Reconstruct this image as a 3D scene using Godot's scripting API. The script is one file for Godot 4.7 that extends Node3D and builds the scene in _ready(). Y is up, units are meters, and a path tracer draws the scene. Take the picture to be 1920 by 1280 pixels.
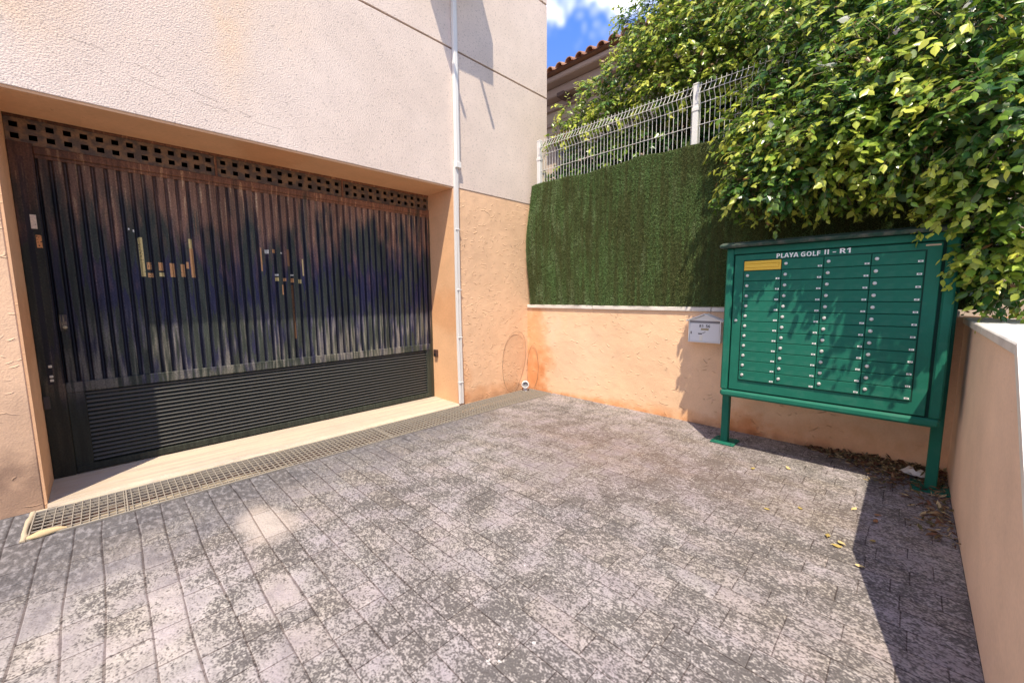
extends Node3D

# y is up, metres. The garage front is the plane x = FX, the back wall the plane z = BZ,
# the low wall on the right the plane x = RX.
const FX := -4.204
const BZ := -4.591
const RX := 0.303
const GX := -4.745
const EYE := Vector3(0, 1.45, 0)

var cam_basis: Basis
var lut := PackedByteArray()
var rng := RandomNumberGenerator.new()
var taken := {}


func _ready():
	rng.seed = 20240611
	# ---------------------------------------------------------------- camera, sky, sun, exposure
	var cam := Camera3D.new()
	cam.name = "camera"
	cam.fov = 80.64
	cam.near = 0.05
	cam.far = 400.0
	cam_basis = Basis.from_euler(Vector3(deg_to_rad(-6.541), deg_to_rad(44.70), deg_to_rad(-0.49)))
	cam.transform = Transform3D(cam_basis, EYE)
	add_child(cam)
	var we := WorldEnvironment.new()
	we.name = "world"
	var env := Environment.new()
	env.background_mode = Environment.BG_SKY
	env.tonemap_mode = Environment.TONE_MAPPER_LINEAR
	env.tonemap_exposure = 1.45
	env.sdfgi_enabled = true
	env.ssao_enabled = true
	env.ssil_enabled = true
	var sky := Sky.new()
	var pano := PanoramaSkyMaterial.new()
	pano.panorama = sky_picture()
	pano.energy_multiplier = 1.12
	sky.sky_material = pano
	env.sky = sky
	env.sky_rotation = Vector3(0, deg_to_rad(60.0), 0)
	we.environment = env
	add_child(we)
	var sun := DirectionalLight3D.new()
	sun.name = "sun"
	sun.light_energy = 1.4
	sun.light_color = Color(1.0, 0.95, 0.86)
	sun.light_angular_distance = 0.5
	sun.shadow_enabled = true
	add_child(sun)
	sun.look_at_from_position(Vector3(0.34, 1.0, 0.41) * 20.0, Vector3.ZERO, Vector3.UP)

	# ---------------------------------------------------------------- setting and large structure
	make_lut()
	build_ground()
	build_pavement()
	build_garage_building()
	build_back_wall()
	build_right_wall()
	build_house()
	# ---------------------------------------------------------------- objects
	build_gate()
	build_grate()
	build_downpipe()
	build_mat()
	build_fence()
	build_mailboxes()
	build_white_mailbox()
	build_air_conditioner()
	build_trees()
	# ---------------------------------------------------------------- small things
	build_small_things()


# ==================================================================== helpers

func lin(r: float, g: float, b: float) -> Color:
	return Color(r, g, b).linear_to_srgb()


func mat(c: Color, rough := 0.8, spec := 0.5, metal := 0.0) -> StandardMaterial3D:
	var m := StandardMaterial3D.new()
	m.albedo_color = c
	m.roughness = rough
	m.metallic_specular = spec
	m.metallic = metal
	return m


func smooth(a: float, b: float, x: float) -> float:
	var t := clampf((x - a) / (b - a), 0.0, 1.0)
	return t * t * (3.0 - 2.0 * t)


func numbered(called: String, parent: Node) -> String:
	var key := str(parent.get_instance_id()) + called
	if not taken.has(key):
		taken[key] = 0
		return called
	taken[key] += 1
	return "%s_%03d" % [called, taken[key]]


func thing(called: String, label: String, category: String, at := Vector3.ZERO, group := "") -> Node3D:
	var o := Node3D.new()
	o.name = numbered(called, self)
	o.position = at
	add_child(o)
	tag(o, label, category, group)
	return o


func tag(o: Node, label: String, category: String, group := ""):
	o.set_meta("label", label)
	o.set_meta("category", category)
	if group != "":
		o.set_meta("group", group)


func put(called: String, mesh: Mesh, m: Material, parent: Node = self, at := Vector3.ZERO) -> MeshInstance3D:
	var o := MeshInstance3D.new()
	o.name = numbered(called, parent)
	o.mesh = mesh
	o.material_override = m
	o.position = at
	parent.add_child(o)
	return o


# A mesh under construction: flat or smooth faces with their own normals and texture coordinates.
class MB:
	var v := PackedVector3Array()
	var n := PackedVector3Array()
	var t := PackedVector2Array()
	var axis := -1              # plane the texture is laid on: 0 = x, 1 = y, 2 = z, -1 = by the normal
	var off := Vector2.ZERO     # texture coordinates = (position in the plane - off) * scl
	var scl := Vector2.ONE

	func uv(p: Vector3, nn: Vector3) -> Vector2:
		var a := axis
		if a < 0:
			var q := nn.abs()
			a = 0 if q.x > q.y and q.x > q.z else (1 if q.y > q.z else 2)
		var w := Vector2(-p.z, -p.y) if a == 0 else (Vector2(p.x, p.z) if a == 1 else Vector2(p.x, -p.y))
		return (w - off) * scl

	func tri_n(a: Vector3, b: Vector3, c: Vector3, na: Vector3, nb: Vector3, nc: Vector3):
		# a, b, c run counter-clockwise seen from outside; Godot wants clockwise
		for k in [[a, na], [c, nc], [b, nb]]:
			v.append(k[0])
			n.append(k[1])
			t.append(uv(k[0], k[1]))

	func tri(a: Vector3, b: Vector3, c: Vector3):
		var nn := (b - a).cross(c - a)
		if nn.length_squared() < 1e-16:
			return
		nn = nn.normalized()
		tri_n(a, b, c, nn, nn, nn)

	func quad(a: Vector3, b: Vector3, c: Vector3, d: Vector3):
		var nn := (c - a).cross(d - b)
		if nn.length_squared() < 1e-16:
			return
		nn = nn.normalized()
		tri_n(a, b, c, nn, nn, nn)
		tri_n(a, c, d, nn, nn, nn)

	func quad_n(a: Vector3, b: Vector3, c: Vector3, d: Vector3, na: Vector3, nb: Vector3, nc: Vector3, nd: Vector3):
		tri_n(a, b, c, na, nb, nc)
		tri_n(a, c, d, na, nc, nd)

	# box between two corners with chamfered edges
	func box(lo: Vector3, hi: Vector3, b := 0.0, x := Transform3D.IDENTITY):
		if b <= 0.0:
			var c := []
			for k in 8:
				c.append(x * Vector3(hi.x if k & 1 else lo.x, hi.y if k & 2 else lo.y, hi.z if k & 4 else lo.z))
			quad(c[1], c[3], c[7], c[5])
			quad(c[0], c[4], c[6], c[2])
			quad(c[2], c[6], c[7], c[3])
			quad(c[0], c[1], c[5], c[4])
			quad(c[4], c[5], c[7], c[6])
			quad(c[0], c[2], c[3], c[1])
			# orient outwards whatever the corner order
			fix(x * ((lo + hi) * 0.5), 36)
			return
		var start := v.size()
		var s := [lo, hi]
		var f := {}
		for k in 8:
			var p := Vector3(s[k & 1].x, s[(k >> 1) & 1].y, s[(k >> 2) & 1].z)
			var d := Vector3(-1.0 if k & 1 else 1.0, -1.0 if k & 2 else 1.0, -1.0 if k & 4 else 1.0) * b
			f[k * 3] = x * (p + Vector3(0, d.y, d.z))
			f[k * 3 + 1] = x * (p + Vector3(d.x, 0, d.z))
			f[k * 3 + 2] = x * (p + Vector3(d.x, d.y, 0))
			tri(f[k * 3], f[k * 3 + 1], f[k * 3 + 2])
		var masks := [1, 2, 4]
		for a in 3:
			var u: int = masks[(a + 1) % 3]
			var w: int = masks[(a + 2) % 3]
			for side in 2:
				var k0: int = masks[a] * side
				quad(f[k0 * 3 + a], f[(k0 | u) * 3 + a], f[(k0 | u | w) * 3 + a], f[(k0 | w) * 3 + a])
			# edges along axis a
			for e in 4:
				var k1: int = (u if e & 1 else 0) | (w if e & 2 else 0)
				var k2: int = k1 | masks[a]
				var p1: int = (a + 1) % 3
				var p2: int = (a + 2) % 3
				quad(f[k1 * 3 + p1], f[k2 * 3 + p1], f[k2 * 3 + p2], f[k1 * 3 + p2])
		fix(x * ((lo + hi) * 0.5), v.size() - start)

	# turn the last faces away from a point inside a convex body
	func fix(inside: Vector3, count: int):
		var i := v.size() - count
		while i < v.size():
			var mid := (v[i] + v[i + 1] + v[i + 2]) / 3.0 - inside
			if n[i].dot(mid) < 0.0:
				var q := v[i + 1]
				v[i + 1] = v[i + 2]
				v[i + 2] = q
				for k in 3:
					n[i + k] = -n[i + k]
				for k in 3:
					t[i + k] = uv(v[i + k], n[i + k])
			i += 3

	# tube along points, radius given per point
	func tube(pts: Array, rad: Array, sides := 8, cap := true):
		var rings := []
		var norms := []
		var prev := Vector3.ZERO
		for i in pts.size():
			var d: Vector3 = (pts[mini(i + 1, pts.size() - 1)] - pts[maxi(i - 1, 0)]).normalized()
			var side := prev - d * prev.dot(d)
			if side.length() < 0.01:
				side = d.cross(Vector3.UP if absf(d.y) < 0.9 else Vector3.RIGHT)
			side = side.normalized()
			prev = side
			var up := d.cross(side)
			var ring := []
			var nr := []
			for k in sides:
				var a := TAU * k / sides
				var r := side * cos(a) + up * sin(a)
				ring.append(pts[i] + r * rad[i])
				nr.append(r)
			rings.append(ring)
			norms.append(nr)
		for i in pts.size() - 1:
			for k in sides:
				var j := (k + 1) % sides
				quad_n(rings[i][k], rings[i][j], rings[i + 1][j], rings[i + 1][k], norms[i][k], norms[i][j], norms[i + 1][j], norms[i + 1][k])
		if cap:
			for k in sides:
				var j := (k + 1) % sides
				tri(pts[0], rings[0][j], rings[0][k])
				tri(pts[-1], rings[-1][k], rings[-1][j])

	# profile of (radius, height) turned round an axis
	func lathe(prof: Array, x := Transform3D.IDENTITY, sides := 24):
		for i in prof.size() - 1:
			var p: Vector2 = prof[i]
			var q: Vector2 = prof[i + 1]
			var d := (q - p).normalized()
			for k in sides:
				var a := TAU * k / sides
				var b := TAU * (k + 1) / sides
				var na := x.basis * Vector3(cos(a) * d.y, -d.x, sin(a) * d.y)
				var nb := x.basis * Vector3(cos(b) * d.y, -d.x, sin(b) * d.y)
				quad_n(x * Vector3(p.x * cos(a), p.y, p.x * sin(a)), x * Vector3(q.x * cos(a), q.y, q.x * sin(a)), x * Vector3(q.x * cos(b), q.y, q.x * sin(b)), x * Vector3(p.x * cos(b), p.y, p.x * sin(b)), na, na, nb, nb)

	func mesh() -> ArrayMesh:
		var a := []
		a.resize(Mesh.ARRAY_MAX)
		a[Mesh.ARRAY_VERTEX] = v
		a[Mesh.ARRAY_NORMAL] = n
		a[Mesh.ARRAY_TEX_UV] = t
		var m := ArrayMesh.new()
		m.add_surface_from_arrays(Mesh.PRIMITIVE_TRIANGLES, a)
		return m


func boxmesh(lo: Vector3, hi: Vector3, b := 0.0) -> ArrayMesh:
	var m := MB.new()
	m.box(lo, hi, b)
	return m.mesh()


func make_lut():
	lut.resize(4097)
	for i in 4097:
		var c := i / 4096.0
		var s := 12.92 * c if c <= 0.0031308 else 1.055 * pow(c, 1.0 / 2.4) - 0.055
		lut[i] = int(clampf(s * 255.0 + 0.5, 0, 255))


func s8(c: float) -> int:
	return lut[int(clampf(c, 0.0, 1.0) * 4096.0)]


# noise as bytes; sx and sy stretch it
func nz(w: int, h: int, freq: float, seed_: int, oct := 4, sx := 1.0, sy := 1.0, kind := FastNoiseLite.TYPE_SIMPLEX_SMOOTH, warp := 0.0, ridged := false) -> PackedByteArray:
	var f := FastNoiseLite.new()
	f.noise_type = kind
	f.seed = seed_
	f.frequency = freq
	f.fractal_octaves = oct
	f.fractal_type = FastNoiseLite.FRACTAL_FBM if oct > 1 else FastNoiseLite.FRACTAL_NONE
	if ridged:
		f.fractal_type = FastNoiseLite.FRACTAL_RIDGED
	if warp > 0.0:
		f.domain_warp_enabled = true
		f.domain_warp_amplitude = warp
		f.domain_warp_frequency = freq * 1.5
	var im := f.get_image(maxi(8, int(w / sx)), maxi(8, int(h / sy)), false, false, true)
	im.convert(Image.FORMAT_L8)
	if sx != 1.0 or sy != 1.0:
		im.resize(w, h, Image.INTERPOLATE_CUBIC)
	return im.get_data()


func tex_rgb(w: int, h: int, d: PackedByteArray) -> ImageTexture:
	return ImageTexture.create_from_image(Image.create_from_data(w, h, false, Image.FORMAT_RGB8, d))


func tex_l(w: int, h: int, d: PackedByteArray) -> ImageTexture:
	return ImageTexture.create_from_image(Image.create_from_data(w, h, false, Image.FORMAT_L8, d))


func sky_picture() -> ImageTexture:
	var w := 768
	var h := 384
	var im := Image.create_empty(w, h, false, Image.FORMAT_RGBAF)
	var f := FastNoiseLite.new()
	f.seed = 11
	f.frequency = 1.9
	f.fractal_octaves = 6
	f.fractal_gain = 0.55
	f.domain_warp_enabled = true
	f.domain_warp_amplitude = 0.25
	f.domain_warp_frequency = 1.5
	for y in h:
		var el := PI * (0.5 - (y + 0.5) / h)
		if el <= 0.0:
			im.fill_rect(Rect2i(0, y, w, 1), Color(0.30, 0.28, 0.26))
			continue
		for x in w:
			var az := TAU * (x + 0.5) / w
			var up := maxf(0.0, sin(el))
			var c := Vector3(0.055, 0.180, 0.60).lerp(Vector3(0.46, 0.58, 0.78), pow(1.0 - up, 3.2))
			if el > 0.0:
				var d := Vector3(cos(az) * cos(el), sin(el), sin(az) * cos(el))
				var k := 1.0 / (d.y + 0.28)
				var q := f.get_noise_3d(d.x * k * 0.8, d.z * k * 0.8, 3.0)
				var cl := smooth(-0.03, 0.42, q)
				c = c.lerp(Vector3(1.75, 1.71, 1.65), cl * 0.95)
			else:
				c = Vector3(0.30, 0.28, 0.26)
			im.set_pixel(x, y, Color(c.x, c.y, c.z))
	return ImageTexture.create_from_image(im)


# trowelled plaster: short raised crescents on a gently uneven coat, as a height picture
func stucco(w: int, h: int, ppm: float, seed_: int, per_m2: float) -> ImageTexture:
	var d := nz(w, h, 6.0 / ppm, seed_, 3)
	var fine := nz(w, h, 70.0 / ppm, seed_ + 1, 3)
	for i in d.size():
		d[i] = int(70 + d[i] * 0.13 + fine[i] * 0.10)
	var r := RandomNumberGenerator.new()
	r.seed = seed_
	var count := int(per_m2 * w * h / ppm / ppm)
	var lip := ppm * 0.0055
	for c in count:
		var cx := r.randf() * w
		var cy := r.randf() * h
		var rad := (0.022 + 0.07 * r.randf() * r.randf()) * ppm
		var a0 := PI * 0.5 + r.randfn(0.0, 0.55)
		var span := r.randf_range(0.45, 1.15)
		var squash := r.randf_range(0.3, 0.85)
		var rot := r.randf_range(-0.6, 0.6)
		var top := r.randf_range(50, 150)
		var steps := int(maxf(6, rad * span * 2.2))
		var k0 := -int(lip * 3.0)
		var k1 := int(lip * 1.6) + 1
		for s in steps:
			var q := float(s) / steps * 2.0 - 1.0
			var a := a0 + q * span
			var fade := 1.0 - q * q
			var ex := cos(a)
			var ey := sin(a) * squash
			var dx := ex * cos(rot) - ey * sin(rot)
			var dy := ex * sin(rot) + ey * cos(rot)
			for k in range(k0, k1):
				var px := int(cx + dx * (rad + k))
				var py := int(cy + dy * (rad + k))
				if px < 0 or py < 0 or px >= w or py >= h:
					continue
				var hh := top * fade * (exp(-k * k / lip / lip * 2.0) if k > 0 else exp(k / lip))
				var i := py * w + px
				d[i] = mini(255, maxi(d[i], int(80 + hh)))
	return tex_l(w, h, d)


# ==================================================================== ground

func build_ground():
	var m := mat(lin(0.20, 0.17, 0.14), 0.95)
	var g := MB.new()
	g.box(Vector3(-150, -0.6, -150), Vector3(150, -0.30, 150))
	put("ground", g.mesh(), m).set_meta("kind", "structure")
	var soil := mat(lin(0.085, 0.06, 0.04), 0.95)
	put("garden_soil", boxmesh(Vector3(FX - 0.9, -0.29, -14.0), Vector3(9.0, 1.16, BZ - 0.26)), soil).set_meta("kind", "structure")
	# street side of the low wall
	put("side_path", boxmesh(Vector3(RX + 0.33, -0.29, BZ - 0.25), Vector3(9.0, -0.01, 7.0)), mat(lin(0.32, 0.29, 0.26), 0.9)).set_meta("kind", "structure")


func ground_textures() -> Array:
	# x -4.3 .. 0.45, z -4.75 .. 0.95
	var w := 1280
	var h := 1536
	var big := nz(w, h, 0.0034, 5, 3)
	var mid := nz(w, h, 0.012, 6, 4)
	var worm := nz(w, h, 0.150, 7, 2, 1.3, 1.0, FastNoiseLite.TYPE_SIMPLEX, 4.0, true)
	var blot := nz(w, h, 0.115, 17, 3, 1.8, 1.0, FastNoiseLite.TYPE_SIMPLEX, 7.0)
	var soft := nz(w, h, 0.030, 18, 4, 1.4, 1.0)
	var grain := nz(w, h, 0.30, 8, 3)
	var flow := nz(w, h, 0.09, 9, 5, 2.2, 1.0)
	var out := PackedByteArray()
	out.resize(w * h * 3)
	var hgt := PackedByteArray()
	hgt.resize(w * h)
	var i := 0
	var o := 0
	for y in h:
		var z := -4.75 + 5.7 * y / h
		var zl := absf(z - 0.15)
		var zb := absf(z + 3.3)
		var zs := clampf((z + 3.4) / 1.2, 0.0, 1.0)
		for x in w:
			var px := -4.3 + 4.75 * x / w
			var b := big[i] * 0.003922 - 0.5
			var m := mid[i] * 0.003922 - 0.5
			var f := grain[i] * 0.003922
			var n := 1.0 - (worm[i] * 0.52 + blot[i] * 0.48) * 0.003922
			# how much of the dark release powder is left here
			var worn := clampf((0.98 - zl - absf(px + 2.15) * 0.7 - m * 0.9) * 1.4, 0.0, 1.0)
			var cut := 0.505 + m * 0.42 + b * 0.20 - worn * 0.22 + 0.035 * clampf((px + 2.0) * 0.8, 0.0, 1.0)
			var dk := clampf((cut + 0.13 - n - (f - 0.5) * 0.46) * 3.8, 0.0, 1.0)
			var tone := 0.80 + 0.26 * f + m * 0.24 + b * 0.16 + (soft[i] * 0.003922 - 0.5) * 0.36
			var lr := 0.410 * tone
			var lg := (0.372 + m * 0.02) * tone
			var lb := (0.360 - m * 0.05) * tone
			# browner towards the back
			var br := clampf((1.5 - absf(px + 1.9) * 0.6 - zb) * 0.62, 0.0, 0.8)
			lr -= 0.07 * br
			lg -= 0.09 * br
			lb -= 0.095 * br
			var a := dk * 0.93
			var r := lerpf(lr, 0.074 + 0.05 * f + 0.05 * br, a)
			var g := lerpf(lg, 0.066 + 0.045 * f + 0.012 * br, a)
			var bl := lerpf(lb, 0.066 + 0.042 * f, a)
			# smooth slate band along the drain and at the far left
			var sl := clampf((-2.66 - px - m * 0.7 + 0.24 * clampf(z, -2.0, 0.5)) * 1.55, 0.0, 1.0) * clampf(zs + b, 0.0, 1.0)
			if sl > 0.0:
				var st := 0.078 + 0.13 * clampf((flow[i] * 0.003922 - 0.46) * 3.2, 0.0, 1.0) + 0.05 * f + 0.05 * m
				r = lerpf(r, st, sl * 0.92)
				g = lerpf(g, st * 0.95, sl * 0.92)
				bl = lerpf(bl, st * 1.0, sl * 0.92)
			# a round worn patch
			var pd := (px + 2.86) * (px + 2.86) * 9.0 + (z + 0.62) * (z + 0.62) * 30.0 + m * 0.6
			if pd < 1.0:
				r = lerpf(r, 0.45, 1.0 - pd)
				g = lerpf(g, 0.39, 1.0 - pd)
				bl = lerpf(bl, 0.35, 1.0 - pd)
			out[o] = lut[int(clampf(r, 0.0, 1.0) * 4096.0)]
			out[o + 1] = lut[int(clampf(g, 0.0, 1.0) * 4096.0)]
			out[o + 2] = lut[int(clampf(bl, 0.0, 1.0) * 4096.0)]
			hgt[i] = int(40.0 + n * 110.0 + f * 60.0)
			i += 1
			o += 3
	# dabs of white paint and pale cement along a few joints
	for s in [[-1.063, -0.99, 2], [-1.10, -0.96, 2], [-1.085, -0.955, 1], [-1.12, -1.04, 1], [-1.02, -1.15, 2], [-1.38, -1.48, 1]]:
		var cx := int((s[0] + 4.3) / 4.75 * w)
		var cy := int((s[1] + 4.75) / 5.7 * h)
		for dy in range(-s[2], s[2] + 1):
			for dx in range(-s[2], s[2] + 1):
				if dx * dx + dy * dy <= s[2] * s[2]:
					o = ((cy + dy) * w + cx + dx) * 3
					out[o] = 232
					out[o + 1] = 230
					out[o + 2] = 226
	return [tex_rgb(w, h, out), tex_l(w, h, hgt)]


func build_pavement():
	var tx := ground_textures()
	var m := mat(Color.WHITE, 0.82, 0.4)
	m.albedo_texture = tx[0]
	m.heightmap_enabled = true
	m.heightmap_texture = tx[1]
	m.heightmap_scale = 1.1
	var joint := mat(lin(0.52, 0.48, 0.47), 0.95, 0.2)
	joint.albedo_texture = tx[0]
	joint.heightmap_enabled = true
	joint.heightmap_texture = tx[1]
	joint.heightmap_scale = 0.5
	var off := Vector2(-4.3, -4.75)
	var scl := Vector2(1.0 / 4.75, 1.0 / 5.7)
	# bed of the stamped concrete
	var bed := MB.new()
	bed.off = off
	bed.scl = scl
	var x0 := -3.70
	for r in [[x0, -4.70, RX + 0.05, 7.0], [FX - 0.02, 0.475, x0, 7.0]]:
		bed.quad(Vector3(r[0], -0.0038, r[3]), Vector3(r[2], -0.0038, r[3]), Vector3(r[2], -0.0038, r[1]), Vector3(r[0], -0.0038, r[1]))
	bed.box(Vector3(x0, -0.28, -4.70), Vector3(RX + 0.05, -0.0056, 7.0))
	bed.box(Vector3(FX - 0.02, -0.28, 0.475), Vector3(x0, -0.0056, 7.0))
	var pave := put("pavement", bed.mesh(), joint)
	pave.set_meta("kind", "structure")
	# courses run away from the garage; stones of uneven length
	var r := RandomNumberGenerator.new()
	r.seed = 77
	var stones := []
	var z := 0.95
	var wob := func(x: float, k: float) -> float: return 0.006 * sin(x * 2.3 + k * 1.7) + 0.004 * sin(x * 5.1 + k * 3.1)
	var course := 0
	while z > -4.68:
		var wz := r.randf_range(0.125, 0.155)
		var xa := x0
		if z - wz > 0.49:
			xa = FX
		if z > 0.50 and xa == x0:
			stones.append([FX + 0.004, x0 - 0.004, 0.476, z, course])
		var x := xa + 0.004
		while x < RX - 0.01:
			var lx: float = [0.15, 0.19, 0.24, 0.30, 0.36][r.randi() % 5] * r.randf_range(0.9, 1.1)
			if x + lx > RX - 0.09:
				lx = RX - x
			stones.append([x, x + lx, z - wz, z, course])
			x += lx
		z -= wz
		course += 1
	var tints := []
	for k in 6:
		var tm := m.duplicate()
		tm.albedo_color = [lin(1, 1, 1), lin(0.96, 0.95, 0.95), lin(1.04, 1.02, 1.0), lin(0.91, 0.90, 0.90), lin(1.0, 0.975, 0.94), lin(0.97, 0.97, 0.98)][k]
		tints.append(tm)
	stones.sort_custom(func(a, b): return seen_size(a) > seen_size(b))
	var rest := MB.new()
	rest.off = off
	rest.scl = scl
	for k in stones.size():
		var s: Array = stones[k]
		var b := rest
		if k < 300:
			b = MB.new()
			b.off = off
			b.scl = scl
		var j := r.randf_range(0.0004, 0.0018) + 0.0016 * smooth(-1.4, -2.2, s[0])
		var lift := r.randf_range(-0.0012, 0.0012)
		var c: int = s[4]
		var rim := []
		var low := []
		var q := [[s[0] + j, s[2] + j], [lerpf(s[0], s[1], 0.5), s[2] + j], [s[1] - j, s[2] + j], [s[1] - j, (s[2] + s[3]) * 0.5], [s[1] - j, s[3] - j], [lerpf(s[0], s[1], 0.5), s[3] - j], [s[0] + j, s[3] - j], [s[0] + j, (s[2] + s[3]) * 0.5]]
		var skew := 0.0
		var mid := Vector2((s[0] + s[1]) * 0.5, (s[2] + s[3]) * 0.5)
		for e in 8:
			var ax: float = q[e][0] + skew * (q[e][1] - mid.y) / 0.07 * (0.0 if (s[0] <= x0 and e > 5) else 1.0) * 0.5 + r.randf_range(-0.0011, 0.0011)
			var az: float = q[e][1] + wob.call(q[e][0], float(c + (1 if q[e][1] < mid.y else 0))) + r.randf_range(-0.0018, 0.0018)
			var inx := signf(mid.x - ax) * 0.006 if e != 1 and e != 5 else 0.0
			var inz := signf(mid.y - az) * 0.006 if e != 3 and e != 7 else 0.0
			low.append(Vector3(ax, -0.0045, az))
			rim.append(Vector3(ax + inx, lift - 0.0008 + r.randf_range(-0.0006, 0.0006), az + inz))
		var top := Vector3(mid.x, lift + 0.0004, mid.y)
		for e in 8:
			var g := (e + 1) % 8
			b.tri_n(top, rim[g], rim[e], Vector3.UP, Vector3.UP, Vector3.UP)
			var sn: Vector3 = (low[g] - low[e]).cross(rim[e] - low[e]).normalized()
			if sn.y < 0.0:
				sn = -sn
			b.quad_n(rim[e], rim[g], low[g], low[e], (sn + Vector3.UP).normalized(), (sn + Vector3.UP).normalized(), sn, sn)
		if k < 300:
			put("paver", b.mesh(), tints[r.randi() % 6], pave)
	put("far_pavers", rest.mesh(), m, pave).set_meta("kind", "stuff")


func seen_size(s: Array) -> float:
	var c := Vector3((s[0] + s[1]) * 0.5, 0.0, (s[2] + s[3]) * 0.5)
	var a: float = (s[1] - s[0]) * (s[3] - s[2])
	var d := c - EYE
	if not in_frame(c, 1.12):
		a *= 0.01
	return a * 1.45 / pow(d.length(), 3.0)


func in_frame(p: Vector3, slack := 1.0) -> bool:
	var q := cam_basis.inverse() * (p - EYE)
	if q.z > -0.1:
		return false
	var ty := tan(deg_to_rad(40.32)) * slack
	return absf(q.y / q.z) < ty and absf(q.x / q.z) < ty * 1.5015


# ==================================================================== garage building

func facade_material() -> StandardMaterial3D:
	# z 1.3 .. -5.06 (u grows with -z), y 7.0 .. 2.8
	var w := 1024
	var h := 680
	var big := nz(w, h, 0.0045, 31, 4)
	var mid := nz(w, h, 0.018, 32, 4)
	var fine := nz(w, h, 0.3, 33, 3)
	var pits := nz(w, h, 0.22, 34, 2, 1.3, 1.0)
	var d := PackedByteArray()
	d.resize(w * h * 3)
	var i := 0
	for y in h:
		var wy := 7.0 - 4.2 * y / h
		for x in w:
			var z := 1.3 - 6.36 * x / w
			var b := big[i] / 255.0
			var m := mid[i] / 255.0
			var t := 0.93 + 0.17 * (fine[i] / 255.0) + 0.10 * (m - 0.5)
			if pits[i] < 62:
				t *= 0.74
			# rusty washes that ran down from above
			var rust := 0.0
			if wy > 2.9 and wy < 5.4 and z > -1.9:
				for s in [[0.15, 3.75, 0.26, 0.55, 0.8], [-0.93, 3.9, 0.16, 0.75, 0.75], [-0.40, 3.9, 0.5, 0.6, 0.25], [-1.3, 4.1, 0.3, 0.5, 0.35], [0.30, 3.35, 0.2, 0.22, 0.45]]:
					var dz: float = (z - s[0]) / s[2]
					var dy: float = (wy - s[1]) / s[3]
					if dz * dz + dy * dy < 5.0:
						rust += s[4] * exp(-dz * dz - dy * dy)
			rust = clampf(rust * (0.20 + 0.75 * m), 0.0, 1.0)
			var o := i * 3
			d[o] = s8((0.765 + 0.06 * (b - 0.5)) * t * (1.0 - 0.02 * rust))
			d[o + 1] = s8((0.64 + 0.06 * (b - 0.5)) * t * (1.0 - 0.17 * rust))
			d[o + 2] = s8((0.56 + 0.06 * (b - 0.5)) * t * (1.0 - 0.38 * rust))
			i += 1
	# a few hair cracks
	var r := RandomNumberGenerator.new()
	r.seed = 5
	for c in [[0.12, 3.23, -1.05, 2.98], [-0.05, 3.08, -1.5, 2.90]]:
		var steps := 500
		var jy := 0.0
		for s in steps:
			var q := float(s) / steps
			jy += r.randf_range(-0.002, 0.002)
			if sin(q * 23.0 + c[1] * 9.0) < -0.1:
				continue
			var px := int((1.3 - lerpf(c[0], c[2], q)) / 6.36 * w)
			var py := int((7.0 - lerpf(c[1], c[3], q) - jy) / 4.2 * h)
			var o := (clampi(py, 0, h - 1) * w + clampi(px, 0, w - 1)) * 3
			for k in 3:
				d[o + k] = int(d[o + k] * 0.92)
	var m2 := mat(Color.WHITE, 0.92, 0.3)
	m2.albedo_texture = tex_rgb(w, h, d)
	var hf := nz(2048, 1352, 0.23, 35, 2)
	m2.heightmap_enabled = true
	m2.heightmap_texture = tex_l(2048, 1352, hf)
	m2.heightmap_scale = 0.36
	return m2


# orange render; tint picture laid over u 0..1, v 0..1 with stains [u, v, su, sv, strength, kind]
func render_tint(w: int, h: int, seed_: int, base: Vector3, stains: Array) -> ImageTexture:
	var big := nz(w, h, 0.005, seed_, 4)
	var mid := nz(w, h, 0.02, seed_ + 1, 4)
	var fine := nz(w, h, 0.2, seed_ + 2, 3)
	var d := PackedByteArray()
	d.resize(w * h * 3)
	var i := 0
	for y in h:
		var v := float(y) / h
		for x in w:
			var u := float(x) / w
			var m := mid[i] / 255.0
			var t := 0.90 + 0.10 * (fine[i] / 255.0) + 0.16 * (big[i] / 255.0 - 0.5) + 0.10 * (m - 0.5)
			var c := base * t
			for s in stains:
				var dx: float = (u - s[0]) / s[2]
				var dy: float = (v - s[1]) / s[3]
				var e := dx * dx + dy * dy
				if e < 4.0:
					var a: float = smooth(1.9, 0.1, e + (m - 0.5) * 1.3) * s[4]
					# 0: damp, deeper orange   1: grey-brown dirt   2: pale new paint
					var to := Vector3(c.x * 0.92, c.y * 0.66, c.z * 0.46) if s[5] == 0 else (Vector3(c.x * 0.42, c.y * 0.40, c.z * 0.42) if s[5] == 1 else Vector3(minf(0.9, c.x * 1.05), c.y * 1.14, c.z * 1.3))
					c = c.lerp(to, a)
			var o := i * 3
			d[o] = s8(c.x)
			d[o + 1] = s8(c.y)
			d[o + 2] = s8(c.z)
			i += 1
	return tex_rgb(w, h, d)


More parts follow.
